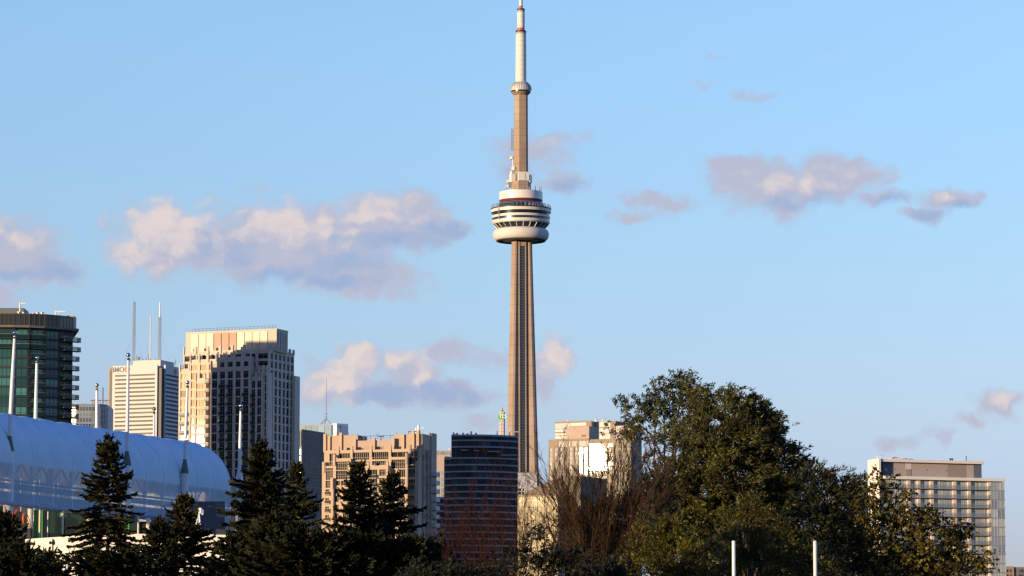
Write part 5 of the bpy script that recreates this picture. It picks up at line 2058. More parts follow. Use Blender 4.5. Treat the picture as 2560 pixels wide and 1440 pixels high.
for px0, px1 in ((-40, 8), (103, 152), (160, 213), (238, 316), (322, 344), (376, 440)):
    front('window', px0, px1, M_gw, 0.2, 0.3)
for px0, px1 in ((84, 97), (149, 154.5), (211, 217.5), (316, 323), (103.2, 107)):
    front('green_post', px0, px1, M_green, 0.1, 0.32)
for px0, px1 in ((119.5, 121.5),):
    front('rod', px0, px1, M_white, -0.3, -0.24, -0.05)
for px0, px1 in ((69.5, 84), (97.5, 103), (154.6, 160), (218, 236), (344, 349), (366, 376), (8, 16)):
    xa, xb = at(px0, 1300, DG).x, at(px1, 1300, DG).x
    mb = MB()
    mb.M = PINV
    mb.lathe([((xb - xa) / 2, 10.0), ((xb - xa) / 2, hz(px0) + 0.1)], 18, 0, ((xa + xb) / 2, DG - 0.15))
    mb.build('column', M_ccol, pav, True)
mb = MB()
mb.box(-RV + 0.2, RV - 1.4, 6, S1 - 1, 0, 14.5)
mb.build('hall_core', mat('hall_dark', (0.02, 0.022, 0.02), 0.8), pav)
mb = MB()
mb.M = PINV
mb.box(at(-60, 1300, DG).x, at(470, 1300, DG).x, DG + 0.5, DG + 0.8, 10, 17.6)
mb.build('hall_wall', mat('hall_back', (0.015, 0.02, 0.014), 0.8), pav)
# grey plant room at the right end
pr = at(560, 1260, 303)
mb = MB()
px0, px1 = at(482, 1260, 292).x, at(572, 1260, 296).x
plant = thing('plant_room', 'dark grey box shaped plant room under the right end of the membrane vault', 'building', (px0, 292, 0), R(6))
zb = lambda py: at(520, py, 292).z
mb.box(0, px1 - px0, 0, 9, 0, zb(1253))
mb.build('wall', mat('slate_panel', (0.10, 0.105, 0.125), 0.6, var=0.15), plant)
mb = MB()
mb.box(-0.45, -0.004, 0.2, 8, 0, zb(1253) + 0.02)
mb.build('corner_pier', mat('pale_slate', (0.30, 0.30, 0.31), 0.6), plant)
mb = MB()
mb.box(1.2, 1.5, -0.05, 0.02, zb(1267), zb(1264))
mb.build('vent', M_steel, plant)

# masts
M_mastw = mat('mast_white', (0.72, 0.70, 0.70), 0.4, spec=0.5, var=0.04)
M_mesh = mat('collar_mesh', (0.16, 0.15, 0.13), 0.7, var=0.2)


def mast(px, D, ball_y, ball_px, collar, rr_, label, finial, lattice_side=True, group='white masts beside the membrane vault'):
    p = at(px, 1250, D)
    o = thing('mast', label, 'mast', (p.x, D, 0), 0, group)
    z = lambda py: at(px, py, D).z
    mb = MB()
    if collar:
        ya, yb = collar
        bx = at(ball_px, ball_y, D).x - p.x
        mb.lathe([(rr_, 0), (rr_, z(yb))], 20)
        mb.build('lower_shaft', M_mastw, o, True)
        mb = MB()
        mb.lathe([(rr_ * 1.06, z(yb) - 0.1), (rr_ * 1.06, z(yb)), (rr_ * 0.48, z(ya)), (rr_ * 0.52, z(ya) + 0.12)], 16)
        mb.build('collar', M_mesh if collar[1] < 1190 else M_mastw, o, True)
        mb = MB()
        zt, zk = z(ball_y), z(ya)
        mb.tube([(0, 0, zk - 0.2), (bx * 0.5, 0, (zk + zt) / 2), (bx, 0, zt - 0.25)], [rr_ * 0.44, rr_ * 0.42, rr_ * 0.30], 14)
        mb.build('upper_shaft', M_mastw, o, True)
    else:
        bx = at(ball_px, ball_y, D).x - p.x
        zt = z(ball_y)
        mb.tube([(0, 0, 0), (bx * 0.3, 0, zt * 0.85), (bx, 0, zt - 0.3)], [rr_, rr_, rr_ * 0.72], 16)
        mb.build('shaft', M_mastw, o, True)
    mb = MB()
    mb.lathe([(0.13, zt - 0.45), (0.11, zt - 0.3), (0.07, zt - 0.2)], 12, 0, (bx, 0))
    mb.build('neck', M_dark if finial is M_chrome else M_brass, o, True)
    mb = MB()
    mb.sphere((bx, 0, zt), finial_r, 18, 12)
    mb.build('ball_finial', finial, o, True)
    if collar and lattice_side:
        mb = MB()
        zc = z(collar[1])
        for k in range(14):
            zz_ = zc - 0.5 - 0.28 * k
            mb.box(-rr_ - 0.34, -rr_ + 0.02, -0.04, 0.04, zz_, zz_ + 0.09)
        mb.tube([(-rr_ - 0.36, 0, zc - 4.6), (-rr_ - 0.30, 0, zc - 0.2)], 0.06, 5)
        mb.tube([(-rr_ - 0.16, 0, zc - 4.6), (-rr_ - 0.12, 0, zc - 0.4)], 0.05, 5)
        mb.build('stay_bracket', M_steel, o)
    return o


finial_r = 0.17
mast(21, 270, 832, 37, (1094, 1125), 0.36, 'tallest white mast with a chrome ball at the far left before the vault', M_chrome)
mast(316, 287, 887, 321, (1132, 1161), 0.33, 'white mast with a chrome ball standing before the white bank tower', M_chrome)
mast(461, 296, 956, 469, (1152, 1181), 0.31, 'white mast with a chrome ball in front of the golden sunlit facade', M_chrome)
mast(598, 306, 1015, 602, (1172, 1199), 0.31, 'white mast with a flared white collar before the shaded facade, at the vault end', M_chrome, False)
finial_r = 0.165
mast(85, 291, 894, 92.5, None, 0.155, 'white pole with a pale ball rising behind the vault before the green glass tower', M_chrome)
mast(240, 300, 963, 242.5, None, 0.155, 'white pole with a gold ball rising behind the vault left of the white bank tower', M_brass)
mast(384, 310, 1022, 385.5, None, 0.12, 'short white pole with a small gold ball at the bank tower corner', M_brass)

# the white building in front, below the vault
M_wb = lined('white_cladding', (0.70, 0.655, 0.58), 0, 3.2, 0.06, 0.82, rough=0.6, var=0.05)
loc = at(-40, 1400, 255)
def wbD(px):
    return 263.5 - (px - 20) * 0.0154 if px < 150 else 261.5 - (px - 150) * 0.006
wb = thing('white_building', 'low white clad building with a curved parapet in front of the glazed hall', 'building', (loc.x, 255, 0), 0)
pts = []
for px, py, D in ((-60, 1356, 264.5), (20, 1353, 263.5), (75, 1347, 262.5), (150, 1342, 261.5), (198, 1338, 261), (320, 1335, 260.5), (440, 1334, 260), (600, 1338, 259.5), (860, 1345, 259)):
    p = at(px, py, D)
    pts.append((p.x - loc.x, p.y - 255, p.z))
mb = MB()
for (xa, ya, za), (xb, yb, zb_) in zip(pts, pts[1:]):
    mb.add([(xa, ya, 0), (xb, yb, 0), (xb, yb, zb_), (xa, ya, za), (xa, ya + 6, 0), (xb, yb + 6, 0), (xb, yb + 6, zb_), (xa, ya + 6, za)],
           [(0, 1, 2, 3), (3, 2, 6, 7), (7, 6, 5, 4)])
mb.add([(pts[0][0], pts[0][1], 0), (pts[0][0], pts[0][1], pts[0][2]), (pts[0][0], pts[0][1] + 6, pts[0][2]), (pts[0][0], pts[0][1] + 6, 0)], [(0, 1, 2, 3)])
e = pts[-1]
mb.add([(e[0], e[1], 0), (e[0], e[1] + 6, 0), (e[0], e[1] + 6, e[2]), (e[0], e[1], e[2])], [(0, 1, 2, 3)])
mb.build('wall', M_wb, wb)
mb = MB()
for (xa, ya, za), (xb, yb, zb_) in zip(pts, pts[1:]):
    L = math.hypot(xb - xa, yb - ya)
    M = face_matrix(xa, ya, math.atan2(yb - ya, xb - xa))
    mb.M = M
    zl = at(170, 1398, 261.3).z
    mb.box(0, L, -0.35, 0.02, zl - 0.1, zl + 0.05)
mb.M = ID
mb.build('ledge', M_white, wb)
for px in (131, 184, 250):
    p = at(px, 1370, wbD(px))
    mb = MB()
    mb.box(p.x - loc.x - 0.025, p.x - loc.x + 0.025, p.y - 255 - 0.15, p.y - 255 - 0.03, at(px, 1397, wbD(px)).z, at(px, 1347, wbD(px)).z)
    mb.build('joint', M_steel, wb)
for px, py in ((80, 1359), (127, 1357), (174, 1352)):
    p = at(px, py, wbD(px) - 0.1)
    mb = MB()
    x, y, z = p.x - loc.x, p.y - 255 - 0.25, p.z
    mb.lathe([(0.09, z - 0.12), (0.11, z + 0.02), (0.06, z + 0.1)], 10, 0, (x, y))
    mb.tube([(x, y, z), (x + 0.2, y + 0.2, z + 0.05)], 0.04, 5)
    mb.box(x + 0.16, x + 0.24, y + 0.1, y + 0.4, z - 0.15, z + 0.2)
    mb.build('wall_lamp', M_dark, wb)
mb = MB()
p = at(173, 1394, 261)
q = at(186, 1362, 261)
mb.tube([(p.x - loc.x, 5.9, p.z), (p.x - loc.x + 0.02, 5.9, p.z + 0.5), (p.x - loc.x + 0.12, 5.9, p.z + 0.72), (q.x - loc.x, 5.9, q.z)], 0.035, 6)
mb.build('pipe', M_steel, wb)
for a, b in ((144, 151), (154, 163), (166, 169)):
    mb = MB()
    xa, xb = at(a, 1420, 261.2).x - loc.x, at(b, 1420, 261.2).x - loc.x
    mb.box(xa, xb, 6.1, 6.4, at(a, 1500, 261).z, at(a, 1404, 261).z)
    mb.build('pilaster', M_white, wb)
# sensor box on a tripod, on the white building's roof
tp = at(492, 1300, 262)
tri = thing('tripod_unit', 'white equipment box on a splayed tripod between the spruces under the vault', 'equipment', (tp.x, 264, 0), 0)
z = lambda py: at(494, py, 264).z
X = lambda px: at(px, 1300, 264).x - tp.x
mb = MB()
for px in (483, 505):
    mb.tube([(X(px), -0.3, z(1340)), (X(498), 0, z(1284))], 0.05, 6)
mb.tube([(X(496), 0.8, z(1340)), (X(498), 0, z(1284))], 0.05, 6)
mb.build('tripod', M_mastw, tri)
mb = MB()
mb.box(X(492), X(503.5), -0.2, 0.25, z(1284), z(1270))
mb.box(X(503.6), X(508), -0.12, 0.2, z(1287), z(1274))
mb.build('box', M_white, tri)
mb = MB()
mb.tube([(X(478), -0.2, z(1313)), (X(484), -0.2, z(1316)), (X(491), -0.1, z(1303)), (X(497), 0, z(1288))], 0.04, 6)
mb.build('cable', M_steel, tri)
# red and orange machine at the left
mp = at(56, 1300, 262)
mc = thing('cable_reel', 'black and orange round machine with cables under the vault at the far left', 'machine', (mp.x, 264, 0), 0)
z = lambda py: at(50, py, 264).z
X = lambda px: at(px, 1300, 264).x - mp.x
M_org = mat('orange_paint', (0.62, 0.13, 0.02), 0.4, var=0.08)
M_redp = mat('signal_red', (0.45, 0.02, 0.02), 0.4, var=0.08)
for px in (33, 61):
    mb = MB()
    mb.M = Matrix.Translation((X(px), 0, z(1297))) @ Matrix.Rotation(R(80), 4, 'Z') @ Matrix.Rotation(math.pi / 2, 4, 'X')
    mb.lathe([(0.40, -0.05), (0.44, -0.04), (0.44, 0.06), (0.30, 0.09)], 28)
    mb.build('wheel', M_org, mc, True)
mb = MB()
mb.box(X(34), X(56), -0.25, 0.3, z(1320), z(1279))
mb.build('body', mat('black_paint', (0.012, 0.012, 0.013), 0.4), mc)
mb = MB()
mb.add([(X(36), -0.28, z(1283)), (X(40), -0.28, z(1286)), (X(45), -0.28, z(1276)), (X(43), -0.28, z(1273)), (X(38), -0.28, z(1277))], [(0, 1, 2, 3, 4)])
mb.box(X(36), X(44), -0.29, -0.26, z(1321), z(1315))
mb.build('red_panel', M_redp, mc)
mb = MB()
for k in range(3):
    pts_ = []
    for j in range(12):
        t = j / 11
        pts_.append((X(68 + 12 * math.sin(math.pi * t * 0.62 + 0.12) - 4 * k * (1 - t)), -0.3 - 0.03 * k, z(1286 + 3 * k + 58 * t)))
    mb.tube(pts_, 0.028, 5)
mb.build('cable', M_dark, mc)
mb = MB()
mb.box(X(10), X(80), -0.3, 0.5, 0, z(1321))
mb.build('plinth', M_dark, mc)
# two plain white poles at the lower right
for px, lab in ((1834.5, 'plain white pole without a ball standing left of its twin before the olive bush'), (2038, 'plain white pole without a ball nearest the maple at the lower right')):
    D = 82
    p = at(px, 1400, D)
    o = thing('pole', lab, 'pole', (p.x, D, 0), 0, 'plain white poles in front of the bushes')
    zt = at(px, 1355, D).z
    mb = MB()
    mb.lathe([(0.048, 0), (0.042, zt)], 16)
    mb.build('shaft', M_mastw, o, True)
    mb = MB()
    mb.lathe([(0.044, zt), (0.046, zt + 0.01), (0.03, zt + 0.03)], 16)
    mb.build('cap', M_mastw, o, True)
# ============================== trees
def leaf_mat(name, a, b, rough=0.55, trans=0.25, spec=0.3):
    m = bpy.data.materials.new(name)
    m.use_nodes = True
    nt = m.node_tree
    bs = nt.nodes['Principled BSDF']
    bs.inputs['Roughness'].default_value = rough
    bs.inputs['Specular IOR Level'].default_value = spec
    ge = nt.nodes.new('ShaderNodeNewGeometry')
    rp = nt.nodes.new('ShaderNodeValToRGB')
    rp.color_ramp.elements[0].color = (*a, 1)
    rp.color_ramp.elements[1].color = (*b, 1)
    nt.links.new(ge.outputs['Random Per Island'], rp.inputs[0])
    tcn = nt.nodes.new('ShaderNodeTexCoord')
    nz = nt.nodes.new('ShaderNodeTexNoise')
    nz.inputs['Scale'].default_value = 1.1
    nz.inputs['Detail'].default_value = 2
    nt.links.new(tcn.outputs['Object'], nz.inputs['Vector'])
    mr = nt.nodes.new('ShaderNodeMapRange')
    mr.inputs[1].default_value, mr.inputs[2].default_value = 0.35, 0.65
    mr.inputs[3].default_value, mr.inputs[4].default_value = 0.35, 1.4
    nt.links.new(nz.outputs['Fac'], mr.inputs[0])
    mx = nt.nodes.new('ShaderNodeMix')
    mx.data_type = 'RGBA'
    mx.blend_type = 'MULTIPLY'
    mx.inputs[0].default_value = 1
    nt.links.new(rp.outputs[0], mx.inputs[6])
    nt.links.new(mr.outputs[0], mx.inputs[7])
    nt.links.new(mx.outputs[2], bs.inputs['Base Color'])
    if trans:
        tl = nt.nodes.new('ShaderNodeBsdfTranslucent')
        nt.links.new(mx.outputs[2], tl.inputs[0])
        ms_ = nt.nodes.new('ShaderNodeMixShader')
        ms_.inputs[0].default_value = trans
        nt.links.new(bs.outputs[0], ms_.inputs[1])
        nt.links.new(tl.outputs[0], ms_.inputs[2])
        nt.links.new(ms_.outputs[0], nt.nodes['Material Output'].inputs[0])
    return m


class Quads:
    """many small faces, kept in numpy"""

    def __init__(self):
        self.v, self.f = [], []
        self.n = 0

    def add(self, verts, faces):
        """verts (k, m, 3): k pieces of m points; faces: list of index tuples of equal length"""
        k, m, _ = verts.shape
        fa = np.array(faces)
        idx = (np.arange(k)[:, None, None] * m + fa[None]) + self.n
        self.v.append(verts.reshape(-1, 3))
        self.f.append(idx.reshape(-1, fa.shape[1]))
        self.n += k * m

    def build(self, name, m, parent):
        v = np.concatenate(self.v).astype(np.float32)
        me = bpy.data.meshes.new(name)
        loops = np.concatenate([f.ravel() for f in self.f]).astype(np.int32)
        tot = np.concatenate([np.full(len(f), f.shape[1], np.int32) for f in self.f])
        st = np.concatenate([[0], np.cumsum(tot)[:-1]]).astype(np.int32)
        me.vertices.add(len(v))
        me.vertices.foreach_set('co', v.ravel())
        me.loops.add(len(loops))
        me.loops.foreach_set('vertex_index', loops)
        me.polygons.add(len(tot))
        me.polygons.foreach_set('loop_start', st)
        me.polygons.foreach_set('loop_total', tot)
        me.materials.append(m)
        me.update(calc_edges=True)
        o = bpy.data.objects.new(name, me)
        o.parent = parent
        C.objects.link(o)
        return o


def unit(a):
    return a / np.maximum(1e-9, np.linalg.norm(a, axis=-1, keepdims=True))


M_bark = mat('bark', (0.06, 0.045, 0.035), 0.9, spec=0.1, var=0.3, scale=2.0)
M_bark_red = mat('reddish_bark', (0.11, 0.06, 0.042), 0.9, spec=0.1, var=0.3, scale=2.0)
M_needle = leaf_mat('spruce_needles', (0.008, 0.013, 0.006), (0.040, 0.041, 0.015), 0.7, 0.0, 0.15)
M_needle_tip = leaf_mat('young_needles', (0.013, 0.018, 0.008), (0.055, 0.051, 0.017), 0.7, 0.0, 0.15)


def spruce(px, py_top, D, width_px, label, seed, lean=0.0, gap=0.0, dense=1.0, group='dark spruces below the towers', low=1440.0):
    """a spruce whose tip is seen at (px, py_top); width_px is its full width where the frame cuts it"""
    rng = np.random.default_rng(seed)
    tip = at(px, py_top, D)
    H = tip.z
    o = thing('spruce_tree', label, 'spruce', (tip.x, D, 0), 0, group)
    s = D / F
    zl = at(px, low, D).z
    k = (width_px / 2 * s) / max(0.5, (H - zl))          # half width gained per metre below the tip
    mb = MB()
    mb.tube([(0, 0, 0), (0.1, 0, H * 0.5), (lean, 0, H - 0.05)], [0.16, 0.10, 0.012], 8)
    boughs = []
    z = H - 0.10
    while z > max(0.8, zl - 3.0):
        dep = H - z
        Lmax = (0.10 + k * dep) * 1.05
        nb_ = rng.integers(6, 10)
        a0 = rng.uniform(0, 6.28)
        for i in range(nb_):
            a = a0 + 2 * math.pi * i / nb_ + rng.normal(0, 0.25)
            if rng.random() < gap:
                continue
            L = Lmax * rng.uniform(0.40, 1.0) * (1.35 if rng.random() < 0.14 else 1.1)
            boughs.append((z + rng.normal(0, 0.05), a, L, dep))
        z -= (0.115 + 0.020 * dep) * rng.uniform(0.75, 1.25)
    q = Quads()
    nlimb = 0
    for (z, a, L, dep) in boughs:
        n = 7
        t = np.linspace(0, 1, n)
        up = 0.55 if dep < 1.0 else (0.30 if dep < 2.5 else 0.02)
        sag = 0.15 + 0.05 * min(dep, 6)
        rad = L * t
        zz = z + L * (up * t - sag * t * t * 1.2 + 0.20 * t ** 4)
        ca, sa = math.cos(a), math.sin(a)
        pts = np.stack([rad * ca + lean * (z / H), rad * sa, zz], -1)
        if L > 0.5:
            mb.tube([tuple(p) for p in pts[:6:2]], [0.022, 0.014, 0.006], 4)
            nlimb += 1
        # twigs along the bough, to both sides and a little up and down
        m = int(max(8, L / 0.024 * dense))
        tt = rng.uniform(0.10 if L > 0.6 else 0.0, 1.0, m) ** 0.8
        base = np.stack([np.interp(tt, t, pts[:, c]) for c in range(3)], -1)
        side = rng.choice([-1, 1], m)
        fwd = np.array([ca, sa, 0.0])
        lat = np.array([-sa, ca, 0.0])
        ang = rng.uniform(0.25, 1.1, m)
        d = fwd * np.cos(ang)[:, None] + lat * (np.sin(ang) * side)[:, None]
        d[:, 2] += rng.normal(0.10, 0.22, m) - 0.25 * (dep > 2.2)
        d = unit(d)
        tl_ = (0.10 + 0.26 * (1 - tt) * min(1.0, L)) * rng.uniform(0.6, 1.35, m) + 0.04
        add_twigs(q, rng, base, d, tl_)
        # the leading shoot
        add_twigs(q, rng, pts[-1:], unit(pts[-1:] - pts[-2:-1] + np.array([[0, 0, 0.05]])), np.array([0.16]))
    # the leader
    add_twigs(q, rng, np.array([[lean, 0, H - 0.30], [lean, 0, H - 0.22]]), np.array([[0, 0, 1.0], [0.05, 0, 1.0]]), np.array([0.34, 0.28]))
    mb.build('trunk', M_bark, o)
    q.build('crown', M_needle_tip if seed % 2 else M_needle, o)
    return o


def add_twigs(q, rng, base, d, L):
    """needled twigs: three crossed, ragged blades"""
    k = len(base)
    up = np.tile(np.array([0.0, 0.0, 1.0]), (k, 1))
    s1 = unit(np.cross(d, up) + 1e-6)
    s2 = np.cross(s1, d)
    for ph in (0.35, 1.92):
        w = s1 * math.cos(ph) + s2 * math.sin(ph)
        hw = (0.024 + 0.014 * rng.random(k))[:, None]
        # a feathered outline: needles stand off to both sides, the point narrows
        f = [(0.00, 0.5), (0.18, 1.25), (0.30, 0.7), (0.48, 1.2), (0.60, 0.6), (0.78, 0.95), (1.0, 0.10)]
        pts = []
        for t, r in f:
            c = base + d * (L * t)[:, None]
            j = rng.uniform(0.75, 1.3, (k, 1))
            pts.append(c + w * hw * r * j + d * (0.02 * (r > 1))[:, None] if False else c + w * hw * r * j)
            pts.append(c - w * hw * r * j)
        v = np.stack(pts, 1)
        n = len(f)
        q.add(v, [(2 * i, 2 * i + 1, 2 * i + 3, 2 * i + 2) for i in range(n - 1)])


spruce(268, 1090, 132, 300, 'tall slim spruce with bare stretched boughs in front of the membrane vault', 11, 0.05, 0.22)
spruce(12, 1285, 112, 190, 'dark spruce filling the lower left corner', 4, 0, 0.05)
spruce(112, 1380, 104, 110, 'low young spruce with pale upright shoots at the lower left before the white wall', 21, 0, 0.25)
spruce(398, 1300, 128, 170, 'short spruce between the slim tall one and the tripod unit', 8, 0, 0.12)
spruce(458, 1240, 130, 190, 'spruce just left of the tripod unit, hiding the foot of a mast', 5, 0.05, 0.10)
spruce(652, 1110, 122, 330, 'broadest and tallest spruce, in front of the shaded side of the cream tower', 6, 0.0, 0.0, 1.25)
spruce(742, 1160, 140, 210, 'pointed spruce before the dark navy office block', 7, 0.0, 0.15)
spruce(893, 1160, 126, 240, 'spruce in front of the left half of the peach block', 12, 0.05, 0.10)
spruce(985, 1183, 128, 230, 'spruce in front of the right half of the peach block', 14, -0.05, 0.12)
spruce(588, 1335, 108, 150, 'low spruce in front of the plant room and the white wall', 10, 0.0, 0.1)
spruce(690, 1290, 100, 300, 'low bushy spruce in front of the broadest spruce', 15, 0.0, 0.05)
spruce(300, 1385, 98, 170, 'low spruce at the foot of the slim tall spruce', 18, 0.0, 0.05)
spruce(805, 1345, 102, 240, 'low spruce between the navy office block and the peach block', 16, 0.0, 0.08)
spruce(940, 1355, 100, 300, 'low spruce at the foot of the two peach block spruces', 20, 0.0, 0.05)


spruce(52, 1362, 97, 130, 'low dark spruce overlapping the lower left corner tree', 24, 0.0, 0.0)
spruce(760, 1330, 95, 280, 'low spruce right of the foot of the broadest spruce', 30, 0.0, 0.0)
spruce(870, 1335, 96, 300, 'low spruce below the left peach block spruce', 32, 0.0, 0.0)
spruce(1030, 1350, 97, 240, 'last low spruce next to the red twigged shrubs', 34, 0.0, 0.05)
# ------------------------------------------------------------------ leafy trees
def leafy(name, label, D, stem_px, lobes, m_leaf, m_bark, seed, leaf=(0.13, 0.04), per=900, spray=9, blow=(0.5, 0.0, 0.25), limbs=26, group=None, hollow=0.55, depth=0.8, open_=0.0, trunk_r=0.16, cat='tree', fork=None, clump=0.34, shrink=0.9):
    """lobes: [(px, py, rx, ry, dy)] in photo pixels at distance D; leaves are set in sprays through each lobe's volume"""
    rng = np.random.default_rng(seed)
    root = at(stem_px, 1440, D)
    o = thing(name, label, cat, (root.x, D, 0), 0, group)
    s = D / F
    cen = []
    for (px, py, rx, ry, dy) in lobes:
        p = at(px, py, D + dy)
        cen.append((np.array([p.x - root.x, dy, p.z]), rx * s * shrink, ry * s * shrink))
    top = max(c[0][2] + c[2] for c in cen)
    zf = (at(stem_px, fork, D).z) if fork else top * 0.45
    mb = MB()
    mb.tube([(0, 0, 0), (0.05, 0, zf * 0.6), (0.0, 0, zf)], [trunk_r, trunk_r * 0.8, trunk_r * 0.62], 8)
    q = Quads()
    area = sum(c[1] * c[2] for c in cen)
    ends = []
    for (c, rx, rz_) in cen:
        f = rx * rz_ / area
        nl = max(2, int(limbs * f * 2))
        # a main limb from the trunk into the lobe
        st = np.array([0.0, 0.0, zf * (0.75 + 0.25 * rng.random())])
        mid = st * 0.45 + c * 0.55 + np.array([rng.normal(0, 0.12), rng.normal(0, 0.12), 0.18 * abs(c[0])])
        mid[2] = min(mid[2], c[2])
        low = c - np.array([0, 0, rz_ * 0.55])
        r0 = trunk_r * min(0.42, 0.14 + 0.42 * math.sqrt(f))
        mb.tube([tuple(st), tuple(mid), tuple(low), tuple(c)], [r0, r0 * 0.75, r0 * 0.5, r0 * 0.28], 6)
        for i in range(nl):
            d = unit(rng.normal(0, 1, 3) + np.array([0, 0, 0.5]))
            e = c + d * np.array([rx, rx * depth, rz_]) * rng.uniform(0.6, 1.0)
            b = low + (c - low) * rng.uniform(0, 1.0)
            m_ = (b + e) / 2 + rng.normal(0, 0.07, 3) + np.array([0, 0, 0.05])
            mb.tube([tuple(b), tuple(m_), tuple(e)], [r0 * 0.28, r0 * 0.18, 0.006], 4)
            for j in range(3):
                b2 = b + (e - b) * rng.uniform(0.35, 0.9)
                e2 = b2 + unit(d + rng.normal(0, 0.7, 3)) * rx * rng.uniform(0.2, 0.45)
                mb.tube([tuple(b2), tuple((b2 + e2) / 2 + rng.normal(0, 0.02, 3)), tuple(e2)], [r0 * 0.11, r0 * 0.08, 0.004], 3)
        n = int(per * rx * rz_ / (leaf[0] * leaf[1] * spray) * 0.040)
        # sprays gather in clumps, thinning towards the middle of the lobe
        ncl = max(5, int(7.0 * (rx * rz_) ** 0.9 / clump ** 2))
        u = unit(rng.normal(0, 1, (ncl, 3)))
        r = (hollow + (1 - hollow) * rng.random(ncl)) ** 0.6
        cl = c + u * r[:, None] * np.array([rx, rx * depth, rz_])
        pick = rng.integers(0, ncl, n)
        sz = rng.uniform(0.55, 1.25, ncl) * clump * 0.42
        pos_ = cl[pick] + rng.normal(0, 1, (n, 3)) * sz[pick][:, None] * np.array([1.0, 0.9, 0.75])
        if open_:
            keep = rng.random(ncl)[pick] > open_
            pos_ = pos_[keep]
        ends.append((pos_, c))
    mb.build('trunk', m_bark, o)
    for pos_, c in ends:
        k = len(pos_)
        if not k:
            continue
        out_ = unit(pos_ - c)
        ax = unit(out_ * 0.6 + rng.normal(0, 0.45, (k, 3)) + np.array(blow))
        for j in range(spray):
            d = unit(ax + rng.normal(0, 0.42, (k, 3)) + np.array([0, 0, -0.06]))
            b = pos_ + ax * (rng.uniform(-0.6, 0.6, (k, 1)) * leaf[0]) + rng.normal(0, leaf[0] * 0.22, (k, 3))
            w = unit(np.cross(d, rng.normal(0, 1, (k, 3))))
            nrm = np.cross(d, w)
            L = leaf[0] * rng.uniform(0.7, 1.3, (k, 1))
            W = leaf[1] * rng.uniform(0.7, 1.3, (k, 1)) * 0.5
            v = np.stack([b, b + d * L * 0.42 + w * W, b + d * L - nrm * L * 0.12, b + d * L * 0.42 - w * W], 1)
            q.add(v, [(0, 1, 2, 3)])
    q.build('crown', m_leaf, o)
    return o


M_ash = leaf_mat('ash_leaves', (0.022, 0.027, 0.008), (0.100, 0.092, 0.018), 0.5, 0.10)
M_olive = leaf_mat('olive_leaves', (0.036, 0.038, 0.007), (0.155, 0.135, 0.014), 0.5, 0.12)
M_deep = leaf_mat('deep_green_leaves', (0.010, 0.015, 0.006), (0.040, 0.044, 0.012), 0.5, 0.08)
M_maple = leaf_mat('maple_leaves', (0.026, 0.027, 0.007), (0.155, 0.122, 0.015), 0.5, 0.12)
M_black = leaf_mat('dark_shrub_leaves', (0.008, 0.012, 0.005), (0.030, 0.030, 0.010), 0.6, 0.15)

leafy('leafy_tree', 'tall airy ash tree whose open crown stands highest, with sky between its limbs', 128, 1678, [
    (1640, 989, 50, 45, 0), (1700, 979, 62, 55, .4), (1590, 1034, 48, 40, -.3), (1660, 1044, 60, 45, .2), (1720, 1024, 50, 55, 0), (1555, 1074, 38, 22, 0), (1620, 1089, 58, 26, -.4), (1560, 1009, 22, 30, .2),
    (1690, 1094, 55, 40, .5), (1680, 949, 40, 20, .2), (1730, 964, 25, 30, 0), (1640, 1154, 50, 35, 0)], M_ash, M_bark_red, 3, per=540, limbs=44, open_=0.22, hollow=0.25, fork=1175, trunk_r=0.15, group='leafy trees right of the observation tower')
leafy('leafy_tree', 'wide windblown ash tree with a dense dark crown, largest of the leafy trees', 120, 1870, [
    (1762, 1010, 52, 45, .5), (1720, 1090, 70, 60, .7), (1835, 1025, 80, 52, 0), (1890, 1055, 72, 48, .4), (1780, 1080, 85, 65, -.3), (1910, 1105, 66, 66, 0), (1850, 1110, 110, 70, -.6), (1760, 1150, 90, 60, 0), (1960, 1170, 80, 70, .3),
    (1840, 1200, 130, 70, -.5), (1740, 1240, 90, 70, 0), (1990, 1230, 80, 60, 0), (1900, 1280, 150, 70, .5), (1822, 990, 36, 20, 0), (1885, 1012, 42, 22, 0), (1935, 1062, 26, 26, 0), (1780, 1330, 150, 70, .8), (1960, 1340, 120, 70, .8), (1690, 1195, 85, 60, .4), (1665, 1265, 90, 65, .6), (1720, 1320, 110, 70, .9), (1850, 1180, 130, 90, 1.2), (1830, 1290, 160, 90, 1.2)], M_ash, M_bark, 5, per=980, limbs=40, fork=1420, trunk_r=0.26, hollow=0.3, clump=0.40, shrink=0.86, group='leafy trees right of the observation tower')
leafy('leafy_tree', 'dark green tree with long drooping leaves on the right slope of the wide ash', 116, 2080, [
    (2040, 1200, 60, 40, 0), (2090, 1215, 55, 40, .2), (2070, 1260, 90, 50, 0), (2130, 1240, 45, 35, -.2), (2030, 1310, 100, 60, 0), (2110, 1330, 90, 60, .3), (2150, 1215, 30, 18, 0), (2050, 1390, 130, 60, .3)], M_deep, M_bark, 9, leaf=(0.15, 0.034), per=800, limbs=30, fork=1430, trunk_r=0.18, hollow=0.3, blow=(0.25, 0, 0.1), group='leafy trees right of the observation tower')
